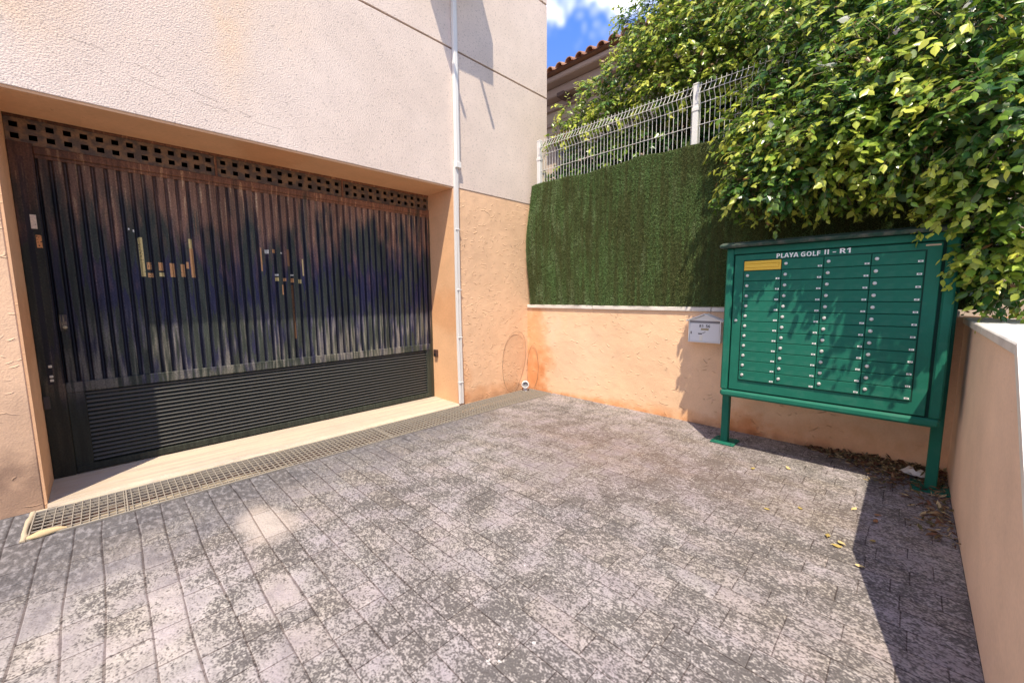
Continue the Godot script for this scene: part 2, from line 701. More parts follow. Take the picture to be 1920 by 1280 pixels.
func build_garage_building():
	var up := facade_material()
	var b := thing("garage_building", "two tone garage building with pinkish grey upper wall and orange base", "building", Vector3(0, 0, 0))
	var uo := Vector2(-1.3, -7.0)
	var us := Vector2(1.0 / 6.36, 1.0 / 4.2)
	var back := -4.92
	for y in [[2.81, 4.422], [4.442, 5.735], [5.757, 8.2]]:
		var m := MB.new()
		m.axis = 0
		m.off = uo
		m.scl = us
		m.box(Vector3(back, y[0], -5.05), Vector3(FX + 0.006, y[1], 5.0), 0.004)
		put("upper_wall", m.mesh(), up, b)
	var groove := mat(lin(0.30, 0.19, 0.155), 0.9, 0.3)
	for y in [[4.4225, 4.4415], [5.7355, 5.7565]]:
		put("wall_joint", boxmesh(Vector3(back + 0.01, y[0], -5.04), Vector3(FX - 0.012, y[1], 4.99)), groove, b)
	# orange lower wall, right and left of the opening
	var orange := Vector3(0.85, 0.555, 0.35)
	var lw := mat(Color.WHITE, 0.9, 0.3)
	lw.albedo_texture = render_tint(426, 613, 41, orange, [[0.15, 0.97, 0.5, 0.05, 0.5, 0], [0.7, 0.985, 0.6, 0.03, 0.35, 1], [0.95, 0.8, 0.08, 0.25, 0.35, 0], [0.02, 0.9, 0.10, 0.12, 0.3, 0]])
	lw.heightmap_enabled = true
	lw.heightmap_texture = stucco(700, 1008, 350.0, 42, 170)
	lw.heightmap_scale = 2.6
	var m1 := MB.new()
	m1.axis = 0
	m1.off = Vector2(3.21, -2.81)
	m1.scl = Vector2(1.0 / 1.95, 1.0 / 2.86)
	m1.box(Vector3(back, -0.28, -5.048), Vector3(FX, 2.809, -3.212), 0.006)
	put("lower_wall", m1.mesh(), lw, b)
	var lw2 := mat(Color.WHITE, 0.9, 0.3)
	lw2.albedo_texture = render_tint(266, 613, 51, Vector3(0.83, 0.545, 0.35), [[0.75, 0.955, 0.5, 0.11, 0.85, 1], [0.9, 0.80, 0.3, 0.1, 0.35, 1], [0.6, 0.7, 0.4, 0.3, 0.2, 2]])
	lw2.heightmap_enabled = true
	lw2.heightmap_texture = stucco(434, 1008, 350.0, 52, 120)
	lw2.heightmap_scale = 1.4
	var m2 := MB.new()
	m2.axis = 0
	m2.off = Vector2(-1.65, -2.81)
	m2.scl = Vector2(1.0 / 1.24, 1.0 / 2.86)
	m2.box(Vector3(back, -0.28, 0.412), Vector3(FX, 2.809, 5.0), 0.006)
	put("lower_wall", m2.mesh(), lw2, b)
	# soffit and reveals of the opening, a smoother coat
	var rv := mat(Color.WHITE, 0.9, 0.3)
	rv.albedo_texture = render_tint(300, 300, 61, Vector3(0.80, 0.47, 0.26), [[0.2, 0.5, 0.2, 0.1, 0.35, 0], [0.7, 0.3, 0.2, 0.2, 0.35, 2]])
	rv.heightmap_enabled = true
	rv.heightmap_texture = stucco(700, 700, 280.0, 62, 70)
	rv.heightmap_scale = 0.8
	rv.uv1_scale = Vector3(0.4, 0.4, 1)
	put("soffit", boxmesh(Vector3(back + 0.03, 2.792, -3.21), Vector3(FX - 0.003, 2.8085, 0.41)), rv, b)
	var rl := MB.new()
	rl.box(Vector3(back + 0.03, -0.05, 0.3985), Vector3(FX - 0.004, 2.791, 0.4115))
	put("reveal", rl.mesh(), rv, b)
	put("reveal", boxmesh(Vector3(back + 0.03, -0.05, -3.2125), Vector3(FX - 0.003, 2.791, -3.2085)), rv, b)
	# dark inside of the garage
	var dark := mat(lin(0.05, 0.047, 0.045), 0.95)
	var inn := MB.new()
	inn.box(Vector3(-7.5, -0.28, -5.03), Vector3(-7.4, 2.9, 5.0))
	inn.box(Vector3(-7.4, -0.28, 4.9), Vector3(back - 0.001, 2.9, 5.0))
	inn.box(Vector3(-7.4, -0.28, -5.03), Vector3(back - 0.001, 2.9, -4.93))
	inn.box(Vector3(-7.4, 2.9, -5.03), Vector3(back - 0.001, 3.0, 5.0))
	inn.box(Vector3(-7.4, -0.28, -4.92), Vector3(back - 0.001, 0.0, 4.89))
	put("garage_room", inn.mesh(), dark, b)
	put("roof", boxmesh(Vector3(-12.0, 8.2, -5.2), Vector3(FX + 0.1, 8.4, 5.1)), mat(lin(0.4, 0.34, 0.3)), b)
	# pale threshold under the gate
	var sw := 900
	var sh := 160
	var n1 := nz(sw, sh, 0.012, 71, 4)
	var n2 := nz(sw, sh, 0.15, 72, 3)
	var d := PackedByteArray()
	d.resize(sw * sh * 3)
	for i in sw * sh:
		var t := 0.68 + 0.34 * (n1[i] / 255.0) + 0.16 * (n2[i] / 255.0 - 0.5)
		var v := float(i / sw) / sh
		t *= 1.0 - 0.25 * smooth(0.86, 1.0, v + 0.2 * (n1[i] / 255.0 - 0.5))
		var wm := n1[i] / 255.0
		d[i * 3] = s8(0.66 * t)
		d[i * 3 + 1] = s8((0.555 - 0.03 * wm) * t)
		d[i * 3 + 2] = s8((0.445 - 0.06 * wm) * t)
	var sm := mat(Color.WHITE, 0.85, 0.4)
	sm.albedo_texture = tex_rgb(sw, sh, d)
	sm.heightmap_enabled = true
	sm.heightmap_texture = tex_l(sw, sh, n2)
	sm.heightmap_scale = 0.3
	var t2 := MB.new()
	t2.axis = 1
	t2.off = Vector2(-4.93, -3.25)
	t2.scl = Vector2(1.0 / 0.75, 1.0 / 3.7)
	# rows of slightly uneven facets, so the front edge is worn
	var r := RandomNumberGenerator.new()
	r.seed = 9
	var zs := []
	for k in 61:
		zs.append(lerpf(-3.212, 0.398, k / 60.0))
	var pf := Vector3.ZERO
	var pm := Vector3.ZERO
	for k in 61:
		var fx := -4.172 + r.randf_range(-0.008, 0.006)
		var f := Vector3(fx, 0.006, zs[k])
		var mm := Vector3(fx - 0.025, 0.026 + r.randf_range(-0.003, 0.002), zs[k])
		if k > 0:
			t2.quad(Vector3(-4.93, 0.030, zs[k - 1]), Vector3(-4.93, 0.030, zs[k]), mm, pm)
			t2.quad(pm, mm, f, pf)
			t2.quad(pf, f, f + Vector3(0, -0.15, 0), pf + Vector3(0, -0.15, 0))
		pf = f
		pm = mm
	for k in range(0, t2.v.size(), 3):
		if t2.n[k].y < -0.01 or (absf(t2.n[k].y) < 0.01 and t2.n[k].x < 0.0):
			var q := t2.v[k + 1]
			t2.v[k + 1] = t2.v[k + 2]
			t2.v[k + 2] = q
			var q2 := t2.t[k + 1]
			t2.t[k + 1] = t2.t[k + 2]
			t2.t[k + 2] = q2
			for e in 3:
				t2.n[k + e] = -t2.n[k + e]
	var sl := put("threshold", t2.mesh(), sm)
	sl.set_meta("kind", "structure")


func build_back_wall():
	var w := thing("back_wall", "low orange rendered wall with white coping below the green mat", "wall")
	var m := mat(Color.WHITE, 0.9, 0.3)
	# u along x from -4.21 (4.6 m), v down from 1.262 (1.3 m)
	m.albedo_texture = render_tint(1104, 312, 81, Vector3(0.87, 0.585, 0.37), [[0.035, 0.5, 0.05, 0.7, 0.75, 0], [0.02, 0.85, 0.06, 0.3, 0.6, 0], [0.085, 0.60, 0.035, 0.14, 0.5, 0], [0.09, 0.2, 0.05, 0.2, 0.5, 2], [0.3, 1.0, 0.3, 0.07, 0.6, 0], [0.55, 1.0, 0.3, 0.12, 0.55, 0], [0.66, 0.95, 0.05, 0.16, 0.75, 0], [0.83, 0.93, 0.16, 0.16, 0.5, 0], [0.75, 1.0, 0.25, 0.06, 0.5, 1], [0.2, 0.5, 0.12, 0.4, 0.35, 2], [0.12, 0.99, 0.1, 0.04, 0.6, 0]])
	m.heightmap_enabled = true
	m.heightmap_texture = stucco(1610, 455, 350.0, 82, 75)
	m.heightmap_scale = 2.6
	var b := MB.new()
	b.axis = 2
	b.off = Vector2(-4.21, -1.262)
	b.scl = Vector2(1.0 / 4.6, 1.0 / 1.3)
	b.box(Vector3(FX + 0.001, -0.28, BZ - 0.25), Vector3(RX + 0.33, 1.256, BZ))
	put("wall", b.mesh(), m, w)
	var cap := mat(lin(0.80, 0.76, 0.70), 0.7, 0.4)
	var n := nz(512, 256, 0.02, 83, 4)
	cap.heightmap_enabled = true
	cap.heightmap_texture = tex_l(512, 256, n) 
	cap.heightmap_scale = 0.2
	cap.albedo_texture = render_tint(256, 256, 283, Vector3(0.98, 0.97, 0.95), [[0.3, 0.3, 0.2, 0.1, 0.35, 1], [0.7, 0.65, 0.1, 0.2, 0.3, 1]])
	for x in [[FX + 0.012, -3.02], [-3.014, -1.52], [-1.514, -0.2], [-0.194, RX - 0.03]]:
		put("coping_stone", boxmesh(Vector3(x[0], 1.2575, BZ - 0.29), Vector3(x[1], 1.308 + 0.004 * sin(x[0] * 9.0), BZ + 0.022), 0.006), cap, w)
	# soft heap of mortar in the joint with the paving
	# garden earth is held by the wall


func build_right_wall():
	var w := thing("right_wall", "smooth pale orange low wall with white coping at the right edge", "wall")
	var m := mat(Color.WHITE, 0.85, 0.35)
	m.albedo_texture = render_tint(600, 300, 91, Vector3(0.88, 0.655, 0.50), [[0.02, 0.9, 0.1, 0.3, 0.3, 1], [0.5, 1.0, 0.5, 0.05, 0.45, 0], [0.3, 0.99, 0.3, 0.03, 0.3, 1]])
	m.heightmap_enabled = true
	m.heightmap_texture = stucco(1024, 512, 250.0, 92, 14)
	m.heightmap_scale = 0.5
	var b := MB.new()
	b.axis = 0
	b.off = Vector2(0.6, -1.25)
	b.scl = Vector2(1.0 / 4.1, 1.0 / 1.5)
	# the top drops in a slope towards the street
	var zz := [-4.592, -2.38, -1.71, 6.5]
	var tt := [1.208, 1.208, 0.578, 0.578]
	var xo := RX + 0.31
	for k in 3:
		b.quad(Vector3(RX, -0.28, zz[k]), Vector3(RX, -0.28, zz[k + 1]), Vector3(RX, tt[k + 1], zz[k + 1]), Vector3(RX, tt[k], zz[k]))
		b.quad(Vector3(xo, -0.28, zz[k + 1]), Vector3(xo, -0.28, zz[k]), Vector3(xo, tt[k], zz[k]), Vector3(xo, tt[k + 1], zz[k + 1]))
		b.quad(Vector3(RX, tt[k], zz[k]), Vector3(RX, tt[k + 1], zz[k + 1]), Vector3(xo, tt[k + 1], zz[k + 1]), Vector3(xo, tt[k], zz[k]))
	b.quad(Vector3(xo, -0.28, zz[0]), Vector3(RX, -0.28, zz[0]), Vector3(RX, tt[0], zz[0]), Vector3(xo, tt[0], zz[0]))
	b.quad(Vector3(RX, -0.28, zz[3]), Vector3(xo, -0.28, zz[3]), Vector3(xo, tt[3], zz[3]), Vector3(RX, tt[3], zz[3]))
	put("wall", b.mesh(), m, w)
	# foot where paving mortar laps up the wall
	var cap := mat(lin(0.80, 0.78, 0.74), 0.7, 0.4)
	var n := nz(512, 256, 0.03, 93, 4)
	cap.heightmap_enabled = true
	cap.heightmap_texture = tex_l(512, 256, n) 
	cap.heightmap_scale = 0.2
	cap.albedo_texture = render_tint(256, 256, 293, Vector3(0.98, 0.97, 0.95), [[0.3, 0.3, 0.2, 0.1, 0.35, 1], [0.7, 0.65, 0.1, 0.2, 0.3, 1]])
	for z in [[BZ + 0.03, -3.42], [-3.413, -2.385]]:
		put("coping_stone", boxmesh(Vector3(RX - 0.012, 1.2085, z[0]), Vector3(RX + 0.34, 1.256, z[1]), 0.006), cap, w)
	var sl := MB.new()
	var q := [Vector2(-2.382, 1.2095), Vector2(-1.70, 0.570), Vector2(-1.70, 0.625), Vector2(-2.365, 1.2555), Vector2(-2.382, 1.2555)]
	for k in 5:
		var c: Vector2 = q[k]
		var d: Vector2 = q[(k + 1) % 5]
		sl.quad(Vector3(RX - 0.0118, c.y, c.x), Vector3(RX + 0.3398, c.y, c.x), Vector3(RX + 0.3398, d.y, d.x), Vector3(RX - 0.0118, d.y, d.x))
		for e in [RX - 0.0118, RX + 0.3398]:
			sl.tri(Vector3(e, 0.93, -2.04), Vector3(e, c.y, c.x), Vector3(e, d.y, d.x))
	sl.fix(Vector3(RX + 0.16, 0.93, -2.04), sl.v.size())
	put("coping_stone", sl.mesh(), cap, w)
	put("coping_stone", boxmesh(Vector3(RX - 0.012, 0.579, -1.699), Vector3(RX + 0.34, 0.626, 6.5), 0.006), cap, w)


func build_house():
	var h := thing("house", "beige house with curved clay roof tiles, glimpsed behind the fence and leaves", "house")
	var wallm := mat(lin(0.62, 0.49, 0.38), 0.9, 0.3)
	var trim := mat(lin(0.50, 0.37, 0.30), 0.85, 0.3)
	var tile := mat(lin(0.36, 0.19, 0.12), 0.85, 0.3)
	var ez := -6.5
	var ey := 5.80
	put("wall", boxmesh(Vector3(-9.0, -0.29, -13.0), Vector3(4.0, 5.32, -7.10)), wallm, h)
	put("moulding", boxmesh(Vector3(-9.0, 5.02, -7.099), Vector3(4.0, 5.10, -7.05), 0.01), trim, h)
	# stepped cornice under the eaves
	var c := MB.new()
	c.box(Vector3(-9.0, 5.32, -13.0), Vector3(4.0, 5.45, -7.02), 0.01)
	c.box(Vector3(-9.0, 5.451, -13.0), Vector3(4.0, 5.62, -6.80), 0.02)
	c.box(Vector3(-9.0, 5.621, -13.0), Vector3(4.0, 5.72, -6.58), 0.02)
	put("cornice", c.mesh(), mat(lin(0.55, 0.41, 0.34), 0.85, 0.3), h)
	var bracket := mat(lin(0.16, 0.10, 0.08), 0.7)
	put("lamp_bracket", boxmesh(Vector3(-5.33, 5.36, -6.99), Vector3(-5.15, 5.44, -6.70), 0.012), bracket, h)
	# roof deck and barrel tiles with their dark ends
	var slope := Vector3(0, 0.32, -1.0).normalized()
	var deck := MB.new()
	deck.quad(Vector3(-9, ey - 0.04, ez), Vector3(4, ey - 0.04, ez), Vector3(4, ey + 1.6, ez - 5.2), Vector3(-9, ey + 1.6, ez - 5.2))
	deck.quad(Vector3(-9, ey - 0.07, ez - 5.2), Vector3(4, ey - 0.07, ez - 5.2), Vector3(4, ey - 0.07, ez), Vector3(-9, ey - 0.07, ez))
	put("roof", deck.mesh(), tile, h)
	var one := MB.new()
	var pts := 9
	for lift in [0.0, 1.0]:
		for k in pts - 1:
			var a := PI * k / (pts - 1)
			var b := PI * (k + 1) / (pts - 1)
			var r1 := 0.085
			var r0 := 0.070
			var s: Vector3 = slope * 0.42
			var A := Vector3(cos(a) * r1, sin(a) * r1, 0.0)
			var B := Vector3(cos(b) * r1, sin(b) * r1, 0.0)
			if lift == 0.0:
				one.quad_n(A, A * 0.85 + s, B * 0.85 + s, B, A.normalized(), A.normalized(), B.normalized(), B.normalized())
			else:
				var C := Vector3(cos(a) * r0, sin(a) * r0, 0.0)
				var D := Vector3(cos(b) * r0, sin(b) * r0, 0.0)
				one.quad(C, A, B, D)
				one.quad(D, D * 0.85 + s, C * 0.85 + s, C)
	var om := one.mesh()
	var tones := [mat(lin(0.36, 0.19, 0.125), 0.85), mat(lin(0.30, 0.165, 0.12), 0.85), mat(lin(0.42, 0.24, 0.155), 0.85)]
	var r := RandomNumberGenerator.new()
	r.seed = 3
	for k in 26:
		for row in 2:
			var o := put("roof_tile", om, tones[r.randi() % 3], h, Vector3(-6.05 + k * 0.232 + r.randf_range(-0.006, 0.006), ey - 0.02 + r.randf_range(-0.006, 0.006), ez + r.randf_range(-0.015, 0.01)) + slope * 0.34 * row)
			o.rotation.y = r.randf_range(-0.03, 0.03)
	var win := put("window", boxmesh(Vector3(-5.62, 3.7, -7.095), Vector3(-5.05, 4.62, -7.07), 0.004), mat(lin(0.09, 0.07, 0.06), 0.3), h)
	put("shutter_box", boxmesh(Vector3(-5.66, 4.62, -7.06), Vector3(-5.01, 4.82, -7.02), 0.006), mat(lin(0.55, 0.26, 0.10), 0.6), win)
	put("chimney", boxmesh(Vector3(-3.95, 6.0, -8.6), Vector3(-3.55, 7.25, -8.2), 0.01), mat(lin(0.42, 0.22, 0.16), 0.9), h)


# ==================================================================== garage gate

func gate_material() -> Array:
	# u: z 0.42 .. -3.22 (3.64 m), v: y 2.86 .. 0 (2.86 m)
	var w := 1152
	var h := 904
	var big := nz(w, h, 0.006, 101, 4, 1.0, 2.0)
	var streak := nz(w, h, 0.085, 102, 4, 1.0, 14.0)
	var streak2 := nz(w, h, 0.022, 103, 4, 1.0, 5.0)
	var fine := nz(w, h, 0.25, 104, 3, 1.0, 1.6)
	var d := PackedByteArray()
	d.resize(w * h * 3)
	var i := 0
	for y in h:
		var wy := 2.86 * (1.0 - float(y) / h)
		for x in w:
			var z := 0.42 - 3.64 * x / w
			var b := big[i] / 255.0
			var s := streak[i] / 255.0
			var s2 := streak2[i] / 255.0
			var f := fine[i] / 255.0
			var c := Vector3(0.056, 0.066, 0.052)
			# navy undercoat showing in upright streaks
			var navy := smooth(0.50, 0.60, s2 * 0.62 + s * 0.38 + (b - 0.5) * 0.25) * smooth(2.35, 1.75, wy + (s - 0.5) * 0.5) * smooth(0.45, 0.85, wy)
			c = c.lerp(Vector3(0.028, 0.028, 0.075), navy * 0.92)
			# purplish brown haze, then rust, towards the top
			var rust := smooth(1.75, 2.45, wy + (s2 - 0.5) * 1.0 + (b - 0.5) * 0.5 - 0.12 * smooth(-1.6, -2.8, z))
			c = c.lerp(Vector3(0.190, 0.098, 0.062), rust * 0.92)
			var orange := smooth(0.66, 0.78, s) * smooth(1.7, 2.3, wy + (b - 0.5) * 0.6)
			c = c.lerp(Vector3(0.19, 0.09, 0.045), orange * 0.6)
			# thin pale runs from the top edge
			var pale := smooth(0.74, 0.80, s + (f - 0.5) * 0.06) * smooth(2.0, 2.5, wy + (s2 - 0.5) * 0.4)
			c = c.lerp(Vector3(0.36, 0.27, 0.17), pale * 0.5)
			# chalky wear, raised below the sun line: sunlit lower ribs painted in
			var dust_or_sun := smooth(0.40, 0.72, b * 0.5 + s * 0.5) * smooth(1.45, 1.0, wy) * smooth(0.60, 0.75, wy)
			c = c.lerp(Vector3(0.30, 0.27, 0.21), dust_or_sun * 0.66)
			# navy flanks; their extra darkening and pale crest-edge highlights are painted-in rib shading
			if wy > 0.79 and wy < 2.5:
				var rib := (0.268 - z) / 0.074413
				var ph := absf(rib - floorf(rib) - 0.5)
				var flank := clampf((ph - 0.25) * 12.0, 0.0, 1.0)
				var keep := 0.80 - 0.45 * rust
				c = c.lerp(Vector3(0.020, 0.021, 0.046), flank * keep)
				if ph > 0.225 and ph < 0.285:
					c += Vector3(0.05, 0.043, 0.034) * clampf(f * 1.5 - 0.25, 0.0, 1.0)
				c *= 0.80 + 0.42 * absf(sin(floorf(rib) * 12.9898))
			var dark := 0.42 + 0.40 * smooth(0.25, -0.5, z) + 0.30 * smooth(-0.6, -2.6, z)  # shading of the left end, painted into the colour
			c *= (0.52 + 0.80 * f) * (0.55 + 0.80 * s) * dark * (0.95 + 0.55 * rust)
			var o := i * 3
			d[o] = s8(c.x)
			d[o + 1] = s8(c.y)
			d[o + 2] = s8(c.z)
			i += 1
	# what is left of two stickers: [z left, z right, y top, y bottom, kind]
	var r := RandomNumberGenerator.new()
	r.seed = 6
	var bits := [[-0.255, -0.28, 1.97, 1.64, 0], [-0.595, -0.622, 1.985, 1.90, 0], [-0.597, -0.625, 1.90, 1.64, 1], [-0.297, -0.325, 1.76, 1.70, 1], [-0.297, -0.33, 1.67, 1.635, 1], [-0.372, -0.40, 1.765, 1.695, 1], [-0.372, -0.402, 1.675, 1.645, 0], [-0.447, -0.48, 1.76, 1.64, 1], [-0.522, -0.553, 1.755, 1.645, 1], [-0.565, -0.58, 1.775, 1.72, 1], [-0.20, -0.207, 2.04, 2.025, 2], [-0.228, -0.236, 2.03, 2.01, 2],
		[-1.205, -1.24, 1.935, 1.90, 2], [-1.275, -1.30, 1.945, 1.91, 1], [-1.35, -1.37, 1.92, 1.905, 2], [-1.165, -1.175, 1.95, 1.72, 1], [-1.555, -1.565, 1.86, 1.68, 0], [-1.285, -1.315, 1.655, 1.62, 0], [-1.285, -1.315, 1.69, 1.675, 2], [-1.36, -1.385, 1.65, 1.62, 1], [-1.435, -1.46, 1.65, 1.61, 1], [-1.435, -1.46, 1.69, 1.677, 2], [-1.51, -1.535, 1.64, 1.60, 0], [-1.345, -1.355, 1.58, 1.48, 1], [-1.41, -1.44, 1.95, 1.78, 3], [-1.432, -1.452, 1.58, 1.0, 3],
		[0.33, 0.30, 2.08, 1.98, 2], [0.315, 0.29, 1.93, 1.84, 1]]
	for q in bits:
		var tone: Vector3 = [Vector3(0.66, 0.52, 0.22), Vector3(0.60, 0.31, 0.13), Vector3(0.72, 0.70, 0.62), Vector3(0.21, 0.105, 0.05)][q[4]]
		for py in range(int((2.86 - q[2]) / 2.86 * h), int((2.86 - q[3]) / 2.86 * h) + 1):
			for px in range(int((0.42 - q[0]) / 3.64 * w), int((0.42 - q[1]) / 3.64 * w) + 1):
				var k := py * w + px
				if fine[k] + streak2[k] * 0.5 < 92 + r.randf_range(-12, 12):
					continue
				var t := 0.75 + 0.4 * fine[k] / 255.0
				d[k * 3] = s8(tone.x * t)
				d[k * 3 + 1] = s8(tone.y * t)
				d[k * 3 + 2] = s8(tone.z * t)
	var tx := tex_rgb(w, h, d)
	var ht := tex_l(w, h, fine)
	var out := []
	# sheet; frame (browner); louvres (darker, plainer)
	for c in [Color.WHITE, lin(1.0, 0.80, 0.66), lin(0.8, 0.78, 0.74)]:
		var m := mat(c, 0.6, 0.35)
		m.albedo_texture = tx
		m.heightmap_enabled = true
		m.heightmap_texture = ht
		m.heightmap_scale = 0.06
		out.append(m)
	return out


func gmb() -> MB:
	var m := MB.new()
	m.axis = 0
	m.off = Vector2(-0.42, -2.86)
	m.scl = Vector2(1.0 / 3.64, 1.0 / 2.86)
	return m


func gbox(x0: float, y0: float, z0: float, x1: float, y1: float, z1: float, b := 0.003) -> ArrayMesh:
	var m := gmb()
	m.box(Vector3(x0, y0, z0), Vector3(x1, y1, z1), b)
	return m.mesh()


func build_gate():
	var g := thing("garage_gate", "rusty dark green and navy corrugated steel garage gate with a louvred foot", "gate", Vector3.ZERO)
	var ms := gate_material()
	var sheet: Material = ms[0]
	var frame: Material = ms[1]
	var low: Material = ms[2]
	var R := -3.205
	var L := 0.396
	var F := GX
	# fixed surround
	put("side_post", gbox(F - 0.06, 0.031, L - 0.125, F + 0.012, 2.60, L), frame, g)
	put("side_post", gbox(F - 0.06, 0.031, R, F + 0.012, 2.60, R + 0.045), frame, g)
	put("header_beam", gbox(F - 0.06, 2.525, R + 0.045, F + 0.02, 2.585, L - 0.125, 0.006), frame, g)
	put("top_rail", gbox(F - 0.05, 2.802, R, F + 0.014, 2.8505 - 0.06, L) if false else gbox(F - 0.05, 2.772, R, F + 0.006, 2.7915, L), frame, g)
	# pierced strip in three lengths
	var rust := mat(Color.WHITE, 0.6, 0.4)
	var w := 1024
	var h := 64
	var a := nz(w, h, 0.035, 111, 4)
	var b2 := nz(w, h, 0.2, 112, 3)
	var d := PackedByteArray()
	d.resize(w * h * 3)
	for i in w * h:
		var t := smooth(0.35, 0.7, a[i] / 255.0)
		var c := Vector3(0.115, 0.080, 0.060).lerp(Vector3(0.24, 0.14, 0.075), t) * (0.75 + 0.5 * b2[i] / 255.0)
		d[i * 3] = s8(c.x)
		d[i * 3 + 1] = s8(c.y)
		d[i * 3 + 2] = s8(c.z)
	rust.albedo_texture = tex_rgb(w, h, d)
	for s in [[L, -0.845, 14], [-0.865, -2.035, 12], [-2.055, R, 12]]:
		var m := gmb()
		m.off = Vector2(-0.42, -2.80)
		m.scl = Vector2(1.0 / 3.64, 1.0 / 0.22)
		var x1 := F - 0.012
		var x0 := F - 0.030
		var z0: float = s[1]
		var z1: float = s[0]
		m.box(Vector3(x0, 2.745, z0), Vector3(x1, 2.7715, z1))
		m.box(Vector3(x0, 2.665, z0), Vector3(x1, 2.7045, z1))
		m.box(Vector3(x0, 2.5855, z0), Vector3(x1, 2.6245, z1))
		var pitch: float = (z1 - z0) / s[2]
		for row in [2.625, 2.705]:
			for k in s[2] + 1:
				var zc: float = z1 - pitch * k
				var za := minf(z1, zc + pitch * 0.5 - 0.021)
				var zb := maxf(z0, zc - pitch * 0.5 + 0.021)
				m.box(Vector3(x0 + 0.0005, row, zb), Vector3(x1 - 0.0005, row + 0.0395, za))
		put("pierced_panel", m.mesh(), rust, g)
	for z in [-0.855, -2.045]:
		put("panel_divider", gbox(F - 0.035, 2.5855, z - 0.009, F + 0.003, 2.7715, z + 0.009, 0.002), frame, g)
	# leaf: sheet behind, one rib after another
	var z0 := 0.268
	var z1 := -3.155
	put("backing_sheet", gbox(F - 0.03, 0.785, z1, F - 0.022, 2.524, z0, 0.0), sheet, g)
	var n := 46
	var p := (z0 - z1) / n
	var r := RandomNumberGenerator.new()
	r.seed = 12
	for k in n:
		var c := z0 - p * (k + 0.5)
		var m := gmb()
		var hw := p * 0.30
		var fw := p * 0.44
		var x0 := F - 0.0215
		var x1 := F + 0.004 + r.randf_range(-0.001, 0.001)
		var ya := 0.79
		var yb := 2.50
		var e := 0.003
		var prof := [Vector2(x0, fw), Vector2(x1 - e, hw + e * 0.6), Vector2(x1, hw - e), Vector2(x1, -hw + e), Vector2(x1 - e, -hw - e * 0.6), Vector2(x0, -fw)]
		for q in 5:
			var u: Vector2 = prof[q]
			var v: Vector2 = prof[q + 1]
			m.quad(Vector3(u.x, ya, c + u.y), Vector3(v.x, ya, c + v.y), Vector3(v.x, yb, c + v.y), Vector3(u.x, yb, c + u.y))
		m.fix(Vector3(F - 0.2, 1.6, c), m.v.size())
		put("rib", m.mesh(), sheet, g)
	put("top_frame", gbox(F - 0.03, 2.5005, z1, F + 0.008, 2.524, z0, 0.002), frame, g)
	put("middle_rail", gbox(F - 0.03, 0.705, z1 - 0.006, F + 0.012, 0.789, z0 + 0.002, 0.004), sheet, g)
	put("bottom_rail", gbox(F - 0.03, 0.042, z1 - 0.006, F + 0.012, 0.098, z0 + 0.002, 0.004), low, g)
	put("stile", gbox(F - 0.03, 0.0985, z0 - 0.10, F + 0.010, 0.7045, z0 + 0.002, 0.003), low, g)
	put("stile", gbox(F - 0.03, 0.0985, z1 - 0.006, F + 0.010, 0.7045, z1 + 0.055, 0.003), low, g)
	# louvre slats
	var slat := mat(lin(0.088, 0.086, 0.080), 0.5, 0.5)
	put("louvre_backing", gbox(F - 0.034, 0.0985, z1 + 0.055, F - 0.0305, 0.7045, z0 - 0.10, 0.0), low, g)
	for k in 17:
		var yc := 0.116 + 0.0353 * k
		var m := gmb()
		var pr := [Vector2(F - 0.029, 0.012), Vector2(F - 0.004, 0.006), Vector2(F - 0.001, 0.003), Vector2(F - 0.005, -0.002), Vector2(F - 0.029, -0.010)]
		for q in 5:
			var u: Vector2 = pr[q]
			var v: Vector2 = pr[(q + 1) % 5]
			m.quad(Vector3(u.x, yc + u.y, z0 - 0.101), Vector3(v.x, yc + v.y, z0 - 0.101), Vector3(v.x, yc + v.y, z1 + 0.056), Vector3(u.x, yc + u.y, z1 + 0.056))
		m.fix(Vector3(F - 0.014, yc, -1.4), m.v.size())
		put("louvre_slat", m.mesh(), slat, g)
	# lock and hinges on the left stile
	var brass := mat(lin(0.35, 0.28, 0.17), 0.45, 0.5, 0.6)
	var pale := mat(lin(0.55, 0.50, 0.40), 0.6)
	var lk := MB.new()
	lk.box(Vector3(F + 0.009, 1.20, 0.215), Vector3(F + 0.016, 1.33, 0.255), 0.002)
	put("lock_plate", lk.mesh(), frame, g)
	var kb := MB.new()
	kb.lathe([Vector2(0, 0.02), Vector2(0.012, 0.018), Vector2(0.014, 0.0), Vector2(0.014, -0.012)], Transform3D(Basis(Vector3(0, 0, 1), -PI / 2), Vector3(F + 0.02, 1.23, 0.228)), 12)
	put("lock", kb.mesh(), brass, g)
	for y in [0.93, 0.85, 0.82]:
		put("screw", boxmesh(Vector3(F + 0.0125, y - 0.010, 0.325), Vector3(F + 0.018, y + 0.010, 0.345), 0.003), pale, g)
	put("hinge", boxmesh(Vector3(F + 0.0125, 0.60, 0.36), Vector3(F + 0.035, 0.70, 0.394), 0.004), mat(lin(0.035, 0.025, 0.022), 0.6), g)


# ==================================================================== drain grate

